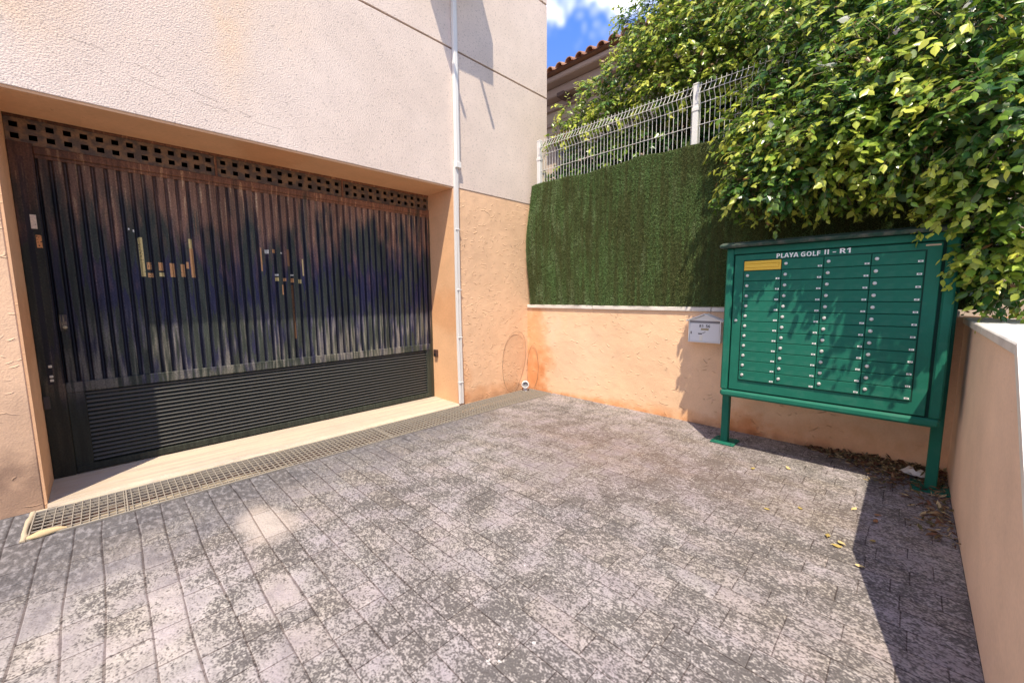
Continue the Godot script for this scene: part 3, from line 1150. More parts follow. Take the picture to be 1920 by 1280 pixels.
func build_grate():
	var g := thing("drain_grate", "long galvanised drain grating caked with sand along the garage threshold", "grate")
	var xa := -4.165
	var xb := -3.715
	var za := -4.575
	var zb := 0.455
	var sand := mat(Color.WHITE, 0.95, 0.2)
	var w := 96
	var h := 1024
	var n1 := nz(w, h, 0.03, 121, 4)
	var n2 := nz(w, h, 0.2, 122, 3)
	var d := PackedByteArray()
	d.resize(w * h * 3)
	for i in w * h:
		var u := float(i % w) / w
		var v := float(i / w) / h
		var a := smooth(0.45, 0.95, n1[i] / 255.0 * 0.6 + 0.75 * u * (0.55 + 0.5 * v))
		var c := Vector3(0.050, 0.024, 0.020).lerp(Vector3(0.40, 0.33, 0.23), a) * (0.7 + 0.6 * n2[i] / 255.0)
		d[i * 3] = s8(c.x)
		d[i * 3 + 1] = s8(c.y)
		d[i * 3 + 2] = s8(c.z)
	sand.albedo_texture = tex_rgb(w, h, d)
	var m := MB.new()
	m.axis = 1
	m.off = Vector2(xa, za)
	m.scl = Vector2(1.0 / (xb - xa), 1.0 / (zb - za))
	# silted floor of the channel: high against the paving, deep by the threshold
	var steps := 12
	var r := RandomNumberGenerator.new()
	r.seed = 21
	var rows := []
	for k in 81:
		var row := []
		for q in steps + 1:
			var u := float(q) / steps
			var v := k / 80.0
			var full := smooth(0.42, 0.85, u * (0.55 + 0.6 * v) + 0.14 * sin(v * 17.0) * v)
			row.append(Vector3(lerpf(xa, xb, u), lerpf(-0.10, -0.014, full) + r.randf_range(-0.004, 0.004), lerpf(za, zb, v)))
		rows.append(row)
	for k in 80:
		for q in steps:
			m.quad(rows[k][q], rows[k + 1][q], rows[k + 1][q + 1], rows[k][q + 1])
	put("silt", m.mesh(), sand, g)
	var con := mat(lin(0.36, 0.31, 0.25), 0.9)
	put("channel", boxmesh(Vector3(xa - 0.005, -0.28, za), Vector3(xb + 0.01, -0.105, zb)), con, g)
	var steel := mat(lin(0.33, 0.29, 0.24), 0.6, 0.4)
	for x in [[xa, xa + 0.008], [xb - 0.008, xb]]:
		put("frame_bar", boxmesh(Vector3(x[0], -0.06, za), Vector3(x[1], 0.003, zb), 0.002), steel, g)
	for z in [zb - 0.008, za, -2.0, 0.0]:
		put("end_bar", boxmesh(Vector3(xa + 0.009, -0.03, z), Vector3(xb - 0.009, 0.0025, z + 0.008), 0.002), steel, g)
	for k in 7:
		var x := lerpf(xa, xb, (k + 1) / 8.0)
		put("long_bar", boxmesh(Vector3(x - 0.0025, -0.010, za + 0.01), Vector3(x + 0.0025, -0.001, zb - 0.01), 0.001), steel, g)
	var cross := boxmesh(Vector3(xa + 0.009, -0.012, -0.0025), Vector3(xb - 0.009, 0.0005, 0.0025), 0.0012)
	var k := 0
	var z := za + 0.045
	while z < zb - 0.03:
		if absf(z + 2.0) > 0.015 and absf(z) > 0.015:
			put("cross_bar", cross, steel, g, Vector3(0, 0, z + r.randf_range(-0.002, 0.002)))
		z += 0.0425
		k += 1
	# rough mortar along both edges, with a lump at the near end
	var mor := mat(lin(0.50, 0.41, 0.29), 0.95)
	var mb := MB.new()
	var pts := []
	var rad := []
	for q in 40:
		pts.append(Vector3(xa - 0.008 + r.randf_range(-0.006, 0.004), -0.006 + r.randf_range(-0.004, 0.003), lerpf(-3.2, 0.45, q / 39.0)))
		rad.append(r.randf_range(0.010, 0.018))
	mb.tube(pts, rad, 6)
	pts = []
	rad = []
	for q in 8:
		pts.append(Vector3(lerpf(xa - 0.01, xb + 0.01, q / 7.0), -0.008, 0.468 + r.randf_range(-0.008, 0.008)))
		rad.append(r.randf_range(0.012, 0.022))
	mb.tube(pts, rad, 6)
	put("mortar_edge", mb.mesh(), mor, g)
	var lump := MB.new()
	lump.tube([Vector3(-3.73, 0.0, 0.452), Vector3(-3.72, 0.008, 0.40), Vector3(-3.735, 0.006, 0.33), Vector3(-3.74, 0.0, 0.29)], [0.012, 0.026, 0.020, 0.006], 7)
	put("mortar_lump", lump.mesh(), mat(lin(0.58, 0.43, 0.24), 0.95), g)


# ==================================================================== pipe on the garage front

func build_downpipe():
	var g := thing("cable_trunking", "white plastic cable trunking running up the garage front beside the gate", "pipe", Vector3(0, 0, 0))
	var m := mat(lin(0.82, 0.80, 0.77), 0.45, 0.5)
	var m2 := mat(lin(0.74, 0.71, 0.68), 0.5, 0.5)
	put("upper_length", boxmesh(Vector3(FX + 0.008, 3.07, -3.29), Vector3(FX + 0.058, 5.9, -3.235), 0.006), m, g)
	put("upper_side", boxmesh(Vector3(FX + 0.008, 3.07, -3.306), Vector3(FX + 0.046, 5.9, -3.2915), 0.004), m2, g)
	put("sleeve", boxmesh(Vector3(FX + 0.006, 3.04, -3.309), Vector3(FX + 0.064, 3.11, -3.229), 0.004), m, g)
	# lower length bows slightly; two thin conduits side by side
	var ys := [3.05, 2.7, 2.3, 1.9, 1.5, 1.1, 0.7, 0.35, 0.02]
	for side in 2:
		var p := []
		for k in ys.size():
			var bow := 0.014 * sin((ys[k] - 0.2) * 1.15)
			p.append(Vector3(FX + 0.022 + (0.004 if side else 0.0), ys[k], -3.232 - side * 0.031 + bow - (0.006 * side * smooth(2.6, 1.6, ys[k]))))
		var b := MB.new()
		for k in p.size() - 1:
			var lo: Vector3 = p[k + 1]
			var hi: Vector3 = p[k]
			var hx := 0.012
			var hz := 0.0135
			var c := []
			for e in [[lo, -1, -1], [lo, 1, -1], [lo, 1, 1], [lo, -1, 1], [hi, -1, -1], [hi, 1, -1], [hi, 1, 1], [hi, -1, 1]]:
				c.append(e[0] + Vector3(hx * e[1], 0, hz * e[2]))
			b.quad(c[1], c[2], c[6], c[5])
			b.quad(c[2], c[3], c[7], c[6])
			b.quad(c[0], c[1], c[5], c[4])
		for k in range(0, b.v.size(), 3):
			var mid := (b.v[k] + b.v[k + 1] + b.v[k + 2]) / 3.0
			pass
		put("conduit", b.mesh(), m if side == 0 else m2, g)
	for y in [2.28, 1.52, 0.9, 0.3]:
		put("saddle_clip", boxmesh(Vector3(FX + 0.001, y, -3.286), Vector3(FX + 0.0425, y + 0.014, -3.214), 0.003), m2, g)


# ==================================================================== artificial hedge mat

func mat_point(x: float, y: float) -> Vector3:
	# x 0..1 along, y 0..1 up
	var yy := lerpf(1.312, 3.04 + 0.012 * sin(x * 21.0) + 0.008 * sin(x * 53.0), y)
	var left := -4.13 + 0.03 * y - 0.03 * sin(PI * y) + 0.012 * sin(y * 9.0)
	var xx := lerpf(left, RX + 0.1, x)
	var z := BZ + 0.012 + 0.05 * sin(PI * y) * (0.45 + 0.55 * sin(x * 13.0 + 1.0) * sin(x * 7.0)) + 0.04 * sin(PI * y) * exp(-x * 26.0) + 0.006 * sin(x * 140.0)
	return Vector3(xx, yy, z)


func build_mat():
	var g := thing("artificial_hedge_mat", "dark green artificial grass mat hung along the fence above the orange wall", "privacy mat")
	var base := mat(lin(0.06, 0.075, 0.026), 0.9, 0.2)
	var m := MB.new()
	var nx := 60
	var ny := 24
	for i in nx:
		for j in ny:
			var a := mat_point(float(i) / nx, float(j) / ny)
			var b := mat_point(float(i + 1) / nx, float(j) / ny)
			var c := mat_point(float(i + 1) / nx, float(j + 1) / ny)
			var d := mat_point(float(i) / nx, float(j + 1) / ny)
			m.quad(a, b, c, d)
	put("backing", m.mesh(), base, g)
	# blades
	var bm := MB.new()
	for s in 2:
		var q := Basis(Vector3.UP, s * 1.7)
		bm.tri(q * Vector3(-0.06, 0, 0), q * Vector3(0.06, 0, 0), q * Vector3(0.04, 0.6, 0.08))
		bm.tri(q * Vector3(-0.06, 0, 0), q * Vector3(0.04, 0.6, 0.08), q * Vector3(0.0, 1.0, 0.25))
	var bmat := mat(Color.WHITE, 0.6, 0.4)
	bmat.vertex_color_use_as_albedo = true
	bmat.backlight_enabled = true
	bmat.backlight = Color(0.25, 0.25, 0.25)
	var f := FastNoiseLite.new()
	f.seed = 131
	f.frequency = 1.0
	f.fractal_octaves = 4
	var r := RandomNumberGenerator.new()
	r.seed = 132
	var count := 150000
	var mm := MultiMesh.new()
	mm.transform_format = MultiMesh.TRANSFORM_3D
	mm.use_colors = true
	mm.mesh = bm.mesh()
	mm.instance_count = count
	for k in count:
		var u := r.randf()
		var v := r.randf()
		# woven rows: blades sit in upright seams
		u = (floorf(u * 210.0) + 0.5 + r.randfn(0.0, 0.28)) / 210.0
		u = clampf(u, 0.0, 1.0)
		var p := mat_point(u, v)
		var dir := Vector3(r.randfn(0.0, 0.5), r.randfn(-0.12, 0.5), absf(r.randfn(0.7, 0.35)) + 0.15).normalized()
		var len := r.randf_range(0.012, 0.026)
		var up := dir
		var side := up.cross(Vector3(r.randfn(), r.randfn(), r.randfn())).normalized()
		var bs := Basis(side * len, up * len, side.cross(up) * len)
		mm.set_instance_transform(k, Transform3D(bs, p))
		var patch := f.get_noise_2d(p.x * 2.2, p.y * 0.9)
		var streaky := f.get_noise_2d(p.x * 16.0 + 40.0, p.y * 0.6)
		var fresh := clampf(0.42 + patch * 0.8 + streaky * 1.3, 0.0, 1.0)
		var c := Vector3(0.095, 0.105, 0.038).lerp(Vector3(0.125, 0.205, 0.072), fresh)
		# pale faded patches; sunlight on the left end also painted into the blades
		var pale := smooth(0.25, 0.6, f.get_noise_2d(p.x * 7.0 + 9.0, p.y * 1.4 - 4.0) + 0.25 * smooth(-2.6, -3.9, p.x))
		c = c.lerp(Vector3(0.26, 0.33, 0.17), pale * 0.45)
		c *= r.randf_range(0.95, 2.2)
		mm.set_instance_color(k, Color(c.x, c.y, c.z))
	var o := MultiMeshInstance3D.new()
	o.name = "grass_blades"
	o.multimesh = mm
	o.material_override = bmat
	o.set_meta("kind", "stuff")
	g.add_child(o)


# ==================================================================== fence

func build_fence():
	var g := thing("wire_fence", "white welded wire fence with folded top above the green mat", "fence")
	var white := mat(lin(0.72, 0.71, 0.69), 0.45, 0.5)
	var zf := BZ - 0.045
	var posts := [-3.99, -1.785, 0.42]
	for x in posts:
		var p := put("fence_post", boxmesh(Vector3(x - 0.03, 1.30, zf - 0.03), Vector3(x + 0.03, 3.645, zf + 0.03), 0.004), white, g)
		put("post_cap", boxmesh(Vector3(x - 0.033, 3.645, zf - 0.033), Vector3(x + 0.033, 3.664, zf + 0.033), 0.006), white, p)
		put("clamp", boxmesh(Vector3(x - 0.036, 3.38, zf - 0.034), Vector3(x + 0.036, 3.42, zf + 0.036), 0.004), white, p)
	# one upright wire: straight, then a V fold towards the drive, then the free tip
	var pts := [Vector3(0, 2.86, 0), Vector3(0, 3.44, 0), Vector3(0, 3.475, 0.012), Vector3(0, 3.525, 0.052), Vector3(0, 3.55, 0.056), Vector3(0, 3.60, 0.016), Vector3(0, 3.63, 0.0), Vector3(0, 3.665, 0.0)]
	var rad := [0.003, 0.003, 0.003, 0.003, 0.003, 0.003, 0.003, 0.003]
	var wm := MB.new()
	wm.tube(pts, rad, 6)
	var wire := wm.mesh()
	for s in [[posts[0] + 0.045, posts[1] - 0.045], [posts[1] + 0.045, posts[2] - 0.045]]:
		var n := 43
		for k in n + 1:
			put("upright_wire", wire, white, g, Vector3(lerpf(s[0], s[1], float(k) / n), 0, zf + 0.004))
		for q in [[2.90, 0.0], [3.235, 0.0], [3.45, 0.002], [3.537, 0.055], [3.632, 0.0]]:
			var hm := MB.new()
			hm.tube([Vector3(s[0] - 0.02, q[0], zf + 0.010 + q[1]), Vector3(s[1] + 0.02, q[0], zf + 0.010 + q[1])], [0.0032, 0.0032], 6)
			put("cross_wire", hm.mesh(), white, g)


# ==================================================================== bank of letter boxes

func text_mesh(s: String, size: float, depth: float, bold := true) -> TextMesh:
	var t := TextMesh.new()
	var f := SystemFont.new()
	f.font_names = PackedStringArray(["Droid Sans"])
	f.font_weight = 700 if bold else 400
	t.font = f
	t.text = s
	t.font_size = 48
	t.pixel_size = size / 48.0
	t.depth = depth
	t.curve_step = 2.0
	return t


func build_mailboxes():
	var zf := -3.95
	var o := Vector3(-0.5, 0, zf)
	var g := thing("mailbox_bank", "big dark green bank of many letter boxes standing on two posts", "mailbox", o)
	var green := mat(Color.WHITE, 0.45, 0.36)
	var w := 512
	var n1 := nz(w, w, 0.012, 141, 4)
	var n2 := nz(w, w, 0.12, 142, 3)
	var d := PackedByteArray()
	d.resize(w * w * 3)
	var rg := PackedByteArray()
	rg.resize(w * w)
	for i in w * w:
		var t := 0.92 + 0.16 * (n1[i] / 255.0 - 0.5) + 0.10 * (n2[i] / 255.0 - 0.5)
		var dust_or_sun := smooth(0.6, 0.85, n1[i] / 255.0) * 0.10
		d[i * 3] = s8(0.011 * t + 0.10 * dust_or_sun)
		d[i * 3 + 1] = s8(0.150 * t + 0.03 * dust_or_sun)
		d[i * 3 + 2] = s8(0.098 * t + 0.05 * dust_or_sun)
		rg[i] = int(112 + n1[i] * 0.25 + n2[i] * 0.12)
	green.albedo_texture = tex_rgb(w, w, d)
	green.roughness = 1.0
	green.roughness_texture = tex_l(w, w, rg)
	green.uv1_scale = Vector3(0.9, 0.9, 1)
	var dkgreen := mat(lin(0.012, 0.078, 0.055), 0.5, 0.5)
	var cavity := mat(lin(0.010, 0.045, 0.032), 0.7, 0.3)
	var x0 := -1.20 - o.x
	var x1 := 0.205 - o.x
	var yb := 0.535
	var yt := 1.845
	# carcass and face frame
	put("carcass", boxmesh(Vector3(x0 + 0.008, yb + 0.02, -0.27), Vector3(x1 - 0.008, yt, -0.03), 0.004), green, g)
	put("face_upright", boxmesh(Vector3(x0, yb + 0.042, -0.05), Vector3(x0 + 0.058, yt - 0.002, 0.004), 0.010), green, g)
	put("face_upright", boxmesh(Vector3(x1 - 0.060, yb + 0.042, -0.05), Vector3(x1, yt - 0.002, 0.004), 0.010), green, g)
	put("bottom_rail", boxmesh(Vector3(x0, yb - 0.018, -0.06), Vector3(x1, yb + 0.0415, 0.012), 0.016), green, g)
	put("top_rail", boxmesh(Vector3(x0 + 0.0585, yt - 0.055, -0.05), Vector3(x1 - 0.0605, yt - 0.002, -0.002), 0.004), green, g)
	# hinged front with a narrow dark gap round it
	var dl := -1.130 - o.x
	var dr := 0.127 - o.x
	put("gap_lining", boxmesh(Vector3(x0 + 0.0585, yb + 0.042, -0.048), Vector3(x1 - 0.0605, yt - 0.056, -0.022)), cavity, g)
	put("front_frame", boxmesh(Vector3(dl, yb + 0.052, -0.0218), Vector3(dr, yt - 0.064, 0.0), 0.004), green, g)
	# grid of little doors
	var gx0 := -1.052 - o.x
	var gx1 := 0.050 - o.x
	var gy0 := 0.685
	var gy1 := 1.728
	put("grid_lining", boxmesh(Vector3(gx0 - 0.006, gy0 - 0.006, -0.0005), Vector3(gx1 + 0.006, gy1 + 0.006, 0.0015)), cavity, g)
	var cw := (gx1 - gx0) / 4.0
	var rh := (gy1 - gy0) / 12.0
	var steel := mat(lin(0.62, 0.61, 0.58), 0.35, 0.6, 0.35)
	var dark := mat(lin(0.10, 0.10, 0.10), 0.5)
	var white := mat(lin(0.80, 0.80, 0.77), 0.5)
	var ink := mat(lin(0.05, 0.05, 0.05), 0.6)
	var door := boxmesh(Vector3(-cw / 2 + 0.0022, -rh / 2 + 0.0022, 0.0016), Vector3(cw / 2 - 0.0022, rh / 2 - 0.0022, 0.012), 0.0022)
	var lk := MB.new()
	lk.lathe([Vector2(0.0125, 0.0), Vector2(0.0125, 0.004), Vector2(0.010, 0.007), Vector2(0.0075, 0.0075), Vector2(0.0070, 0.010), Vector2(0.0, 0.010)], Transform3D(Basis(Vector3(1, 0, 0), PI / 2), Vector3.ZERO), 16)
	lk.box(Vector3(-0.001, -0.005, 0.0095), Vector3(0.001, 0.005, 0.0106))
	var lock := lk.mesh()
	var plate := boxmesh(Vector3(-0.013, -0.0065, 0), Vector3(0.013, 0.0065, 0.0012), 0.0005)
	var number := 9
	var rr := RandomNumberGenerator.new()
	rr.seed = 15
	for c in 4:
		for k in 12:
			var at := Vector3(gx0 + cw * (c + 0.5), gy1 - rh * (k + 0.5), 0)
			if c == 0 and k == 0:
				# yellow posting slot
				var ym := mat(lin(0.78, 0.50, 0.045), 0.45)
				var b := put("posting_slot", boxmesh(Vector3(-cw / 2 + 0.001, -rh / 2 + 0.004, 0.0016), Vector3(cw / 2 - 0.004, rh / 2 - 0.004, 0.014), 0.003), ym, g, at)
				b.set_meta("label", "yellow posting slot")
				put("flap", boxmesh(Vector3(-cw / 2 + 0.014, -0.018, 0.0142), Vector3(cw / 2 - 0.018, 0.014, 0.019), 0.003), ym, b)
				put("flap_hinge", boxmesh(Vector3(-cw / 2 + 0.012, 0.0145, 0.0142), Vector3(cw / 2 - 0.016, 0.020, 0.022), 0.002), ym, b)
				continue
			var dn := put("letter_box_door", door, green, g, at + Vector3(0, 0, rr.randf_range(0.0, 0.0012)))
			var l := put("lock", lock, steel, dn, Vector3(-cw / 2 + 0.030, 0.004, 0.0122))
			l.rotation.z = rr.randf_range(-0.6, 0.6)
			put("number_plate", plate, white, dn, Vector3(cw / 2 - 0.022, -rh / 2 + 0.017, 0.0122))
			var num := put("number", text_mesh(str(number), 0.013, 0.0004), ink, dn, Vector3(cw / 2 - 0.022, -rh / 2 + 0.0169, 0.0136))
			number += 1
	# lettering above the grid
	var let_m := mat(lin(0.85, 0.85, 0.83), 0.5)
	for q in [["PLAYA GOLF", -0.818, -0.528], ["-", -0.452, -0.432], ["R1", -0.410, -0.347]]:
		var tmesh := text_mesh(q[0], 0.050, 0.002)
		var box := tmesh.get_aabb()
		var tm := put("lettering", tmesh, let_m, g)
		var sx: float = (q[2] - q[1]) / box.size.x
		tm.scale = Vector3(sx, 1.0, 1.0)
		tm.position = Vector3((q[1] + q[2]) * 0.5 - o.x - sx * (box.position.x + box.size.x * 0.5), 1.7545 + (q[1] + 0.82) * 0.018, 0.0012)
	for x in [-0.498, -0.480]:
		put("lettering", boxmesh(Vector3(x - 0.0042 - o.x, 1.7435, 0.0004), Vector3(x + 0.0042 - o.x, 1.779, 0.0022)), let_m, g)
	# main lock, stay clip
	put("front_lock", lock, steel, g, Vector3(-1.098 - o.x, 1.212, 0.0002))
	put("paper_slip", boxmesh(Vector3(0.045 - o.x, 1.757, 0.001), Vector3(0.118 - o.x, 1.768, 0.010), 0.001), mat(lin(0.52, 0.42, 0.30), 0.8), g)
	# weathered lid
	var lid := mat(Color.WHITE, 0.75, 0.4)
	var lw := 512
	var lh := 128
	var q1 := nz(lw, lh, 0.03, 143, 4)
	var q2 := nz(lw, lh, 0.2, 144, 3)
	var ld := PackedByteArray()
	ld.resize(lw * lh * 3)
	for i in lw * lh:
		var t := smooth(0.3, 0.75, q1[i] / 255.0)
		var c := Vector3(0.022, 0.060, 0.044).lerp(Vector3(0.085, 0.10, 0.08), t) * (0.75 + 0.5 * q2[i] / 255.0)
		ld[i * 3] = s8(c.x)
		ld[i * 3 + 1] = s8(c.y)
		ld[i * 3 + 2] = s8(c.z)
	lid.albedo_texture = tex_rgb(lw, lh, ld)
	var lm := MB.new()
	lm.scl = Vector2(0.6, 2.0)
	var prof := [Vector2(1.846, 0.055), Vector2(1.862, 0.066), Vector2(1.870, 0.063), Vector2(1.896, -0.02), Vector2(1.902, -0.10), Vector2(1.892, -0.30), Vector2(1.846, -0.30)]
	var la := x0 - 0.042
	var lb := x1 + 0.048
	for k in prof.size():
		var p: Vector2 = prof[k]
		var q: Vector2 = prof[(k + 1) % prof.size()]
		lm.quad(Vector3(la, p.x, p.y), Vector3(lb, p.x, p.y), Vector3(lb, q.x, q.y), Vector3(la, q.x, q.y))
		lm.tri(Vector3(la, 1.87, -0.1), Vector3(la, p.x, p.y), Vector3(la, q.x, q.y))
		lm.tri(Vector3(lb, 1.87, -0.1), Vector3(lb, q.x, q.y), Vector3(lb, p.x, p.y))
	lm.fix(Vector3((la + lb) / 2, 1.875, -0.1), lm.v.size())
	put("lid", lm.mesh(), lid, g)
	put("lid_trim", boxmesh(Vector3(x0 - 0.02, yt - 0.001, -0.28), Vector3(x1 + 0.02, 1.8455, 0.035)), cavity, g)
	# legs with base plates
	for x in [-1.205, 0.203]:
		var lx: float = x - o.x
		var lg := put("leg", boxmesh(Vector3(lx - 0.032, 0.014, -0.265), Vector3(lx + 0.032, 1.80, -0.20), 0.006), green, g)
		put("base_plate", boxmesh(Vector3(lx - 0.105, 0.0005, -0.345), Vector3(lx + 0.105, 0.0135, -0.135), 0.003), green, lg)
		for bx in [-0.08, 0.08]:
			for bz in [-0.16, -0.32]:
				var bolt := MB.new()
				bolt.lathe([Vector2(0.011, 0.0), Vector2(0.011, 0.009), Vector2(0.0, 0.010)], Transform3D(Basis.IDENTITY, Vector3(lx + bx, 0.0136, bz)), 6)
				put("bolt", bolt.mesh(), green, lg)


func build_white_mailbox():
	var zf := BZ + 0.115
	var o := Vector3(-1.545, 0.90, BZ)
	var g := thing("white_mailbox", "small white metal letter box with a gabled lid hung on the orange wall", "mailbox", o)
	var white := mat(lin(0.84, 0.84, 0.83), 0.4, 0.5)
	var face := mat(lin(0.80, 0.81, 0.83), 0.3, 0.5)
	var dark := mat(lin(0.04, 0.04, 0.05), 0.6)
	var D := zf - BZ
	put("body", boxmesh(Vector3(-0.165, 0.03, 0.0), Vector3(0.165, 0.275, D - 0.012), 0.004), white, g)
	for x in [[-0.165, -0.153], [0.153, 0.165]]:
		put("side_lip", boxmesh(Vector3(x[0], 0.03, D - 0.0118), Vector3(x[1], 0.262, D), 0.002), white, g)
	put("bottom_lip", boxmesh(Vector3(-0.1525, 0.03, D - 0.0118), Vector3(0.1525, 0.040, D), 0.002), white, g)
	put("door", boxmesh(Vector3(-0.150, 0.043, D - 0.0116), Vector3(0.150, 0.236, D - 0.003), 0.002), face, g)
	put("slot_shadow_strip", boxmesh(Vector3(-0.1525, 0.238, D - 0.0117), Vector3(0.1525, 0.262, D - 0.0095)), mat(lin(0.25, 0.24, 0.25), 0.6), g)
	var gable := MB.new()
	for z in [D - 0.004, -0.0]:
		gable.tri(Vector3(-0.168, 0.262, z), Vector3(0.168, 0.262, z), Vector3(0, 0.322, z))
	gable.quad(Vector3(-0.168, 0.262, 0), Vector3(0.168, 0.262, 0), Vector3(0.168, 0.262, D - 0.004), Vector3(-0.168, 0.262, D - 0.004))
	put("gable", gable.mesh(), white, g)
	for s in [-1.0, 1.0]:
		var b := MB.new()
		var ang: float = atan2(0.075, 0.19)
		var x := Transform3D(Basis(Vector3(0, 0, 1), -s * ang), Vector3(0, 0.340, 0))
		b.box(Vector3(-0.003 if s > 0 else -0.206, -0.012, 0.0), Vector3(0.206 if s > 0 else 0.003, 0.0 - (0.0 if s > 0 else 0.0004), D + 0.024), 0.003, x)
		put("lid_slope", b.mesh(), white, g)
	var cover := put("lettering", text_mesh("R1  56", 0.040, 0.0012), dark, g, Vector3(0.002, 0.206, D - 0.0022))
	cover.name = "lettering"
	put("name_plate", boxmesh(Vector3(-0.035, 0.162, D - 0.003), Vector3(0.045, 0.183, D - 0.0005), 0.001), mat(lin(0.40, 0.35, 0.22), 0.5, 0.5, 0.5), g)
	put("lock", boxmesh(Vector3(-0.142, 0.118, D - 0.003), Vector3(-0.128, 0.146, D + 0.001), 0.002), mat(lin(0.25, 0.24, 0.24), 0.4, 0.5, 0.6), g)
	# little embossed posthorn-like motif: a bar with a raised flag
	put("emblem", boxmesh(Vector3(-0.062, 0.118, D - 0.003), Vector3(-0.022, 0.130, D - 0.001), 0.001), dark, g)
	var fl := MB.new()
	fl.box(Vector3(-0.024, 0.0, D - 0.003), Vector3(0.022, 0.005, D - 0.0012), 0.001, Transform3D(Basis(Vector3(0, 0, 1), 0.45), Vector3(-0.006, 0.133, 0)))
	put("emblem_flag", fl.mesh(), dark, g)
	put("paper_note", boxmesh(Vector3(-0.048, 0.048, D - 0.003), Vector3(-0.014, 0.108, D - 0.0018)), mat(lin(0.85, 0.83, 0.76), 0.7), g)


func build_air_conditioner():
	# hangs on the garage front just above what the picture shows; its shade falls into it
	var g := thing("air_conditioner", "white wall unit on two brackets high on the garage front", "air conditioner", Vector3(FX, 5.26, -3.14))
	var m := mat(lin(0.7, 0.7, 0.68), 0.5)
	put("casing", boxmesh(Vector3(0.03, 0.004, -0.375), Vector3(0.36, 0.55, 0.375), 0.012), m, g)
	var fan := MB.new()
	fan.lathe([Vector2(0.22, 0.0), Vector2(0.22, 0.012), Vector2(0.19, 0.012), Vector2(0.19, 0.0)], Transform3D(Basis(Vector3(0, 0, 1), -PI / 2), Vector3(0.361, 0.28, 0.08)), 24)
	put("fan_guard", fan.mesh(), mat(lin(0.3, 0.3, 0.3), 0.6), g)
	for z in [0.335, -0.155]:
		var b := MB.new()
		b.box(Vector3(0.007, -0.036, z - 0.018), Vector3(0.53, 0.0, z + 0.018), 0.003)
		b.box(Vector3(0.007, -0.30, z - 0.018), Vector3(0.030, -0.037, z + 0.018), 0.003)
		put("bracket", b.mesh(), m, g)


# ==================================================================== trees

func leaf_mesh() -> ArrayMesh:
	# one unit long, base at the origin, tip at -y, folded along the midrib, drawn out at the tip
	var m := MB.new()
	var rows := [[0.0, 0.0, 0.0], [-0.12, 0.20, 0.02], [-0.34, 0.31, 0.055], [-0.60, 0.25, 0.05], [-0.82, 0.09, 0.0], [-1.0, 0.0, -0.09]]
	for s in [-1.0, 1.0]:
		for k in rows.size() - 1:
			var a: Array = rows[k]
			var b: Array = rows[k + 1]
			var fold := 0.38
			var A := Vector3(0, a[0], a[2])
			var B := Vector3(0, b[0], b[2])
			var C := Vector3(s * b[1], b[0], b[2] - b[1] * fold)
			var D := Vector3(s * a[1], a[0], a[2] - a[1] * fold)
			var nn := Vector3(s * 0.32, 0.0, 1.0).normalized()
			var nm := Vector3(s * 0.12, 0.0, 1.0).normalized()
			if s > 0:
				m.quad_n(A, B, C, D, nm, nm, nn, nn)
			else:
				m.quad_n(A, D, C, B, nm, nn, nn, nm)
	return m.mesh()


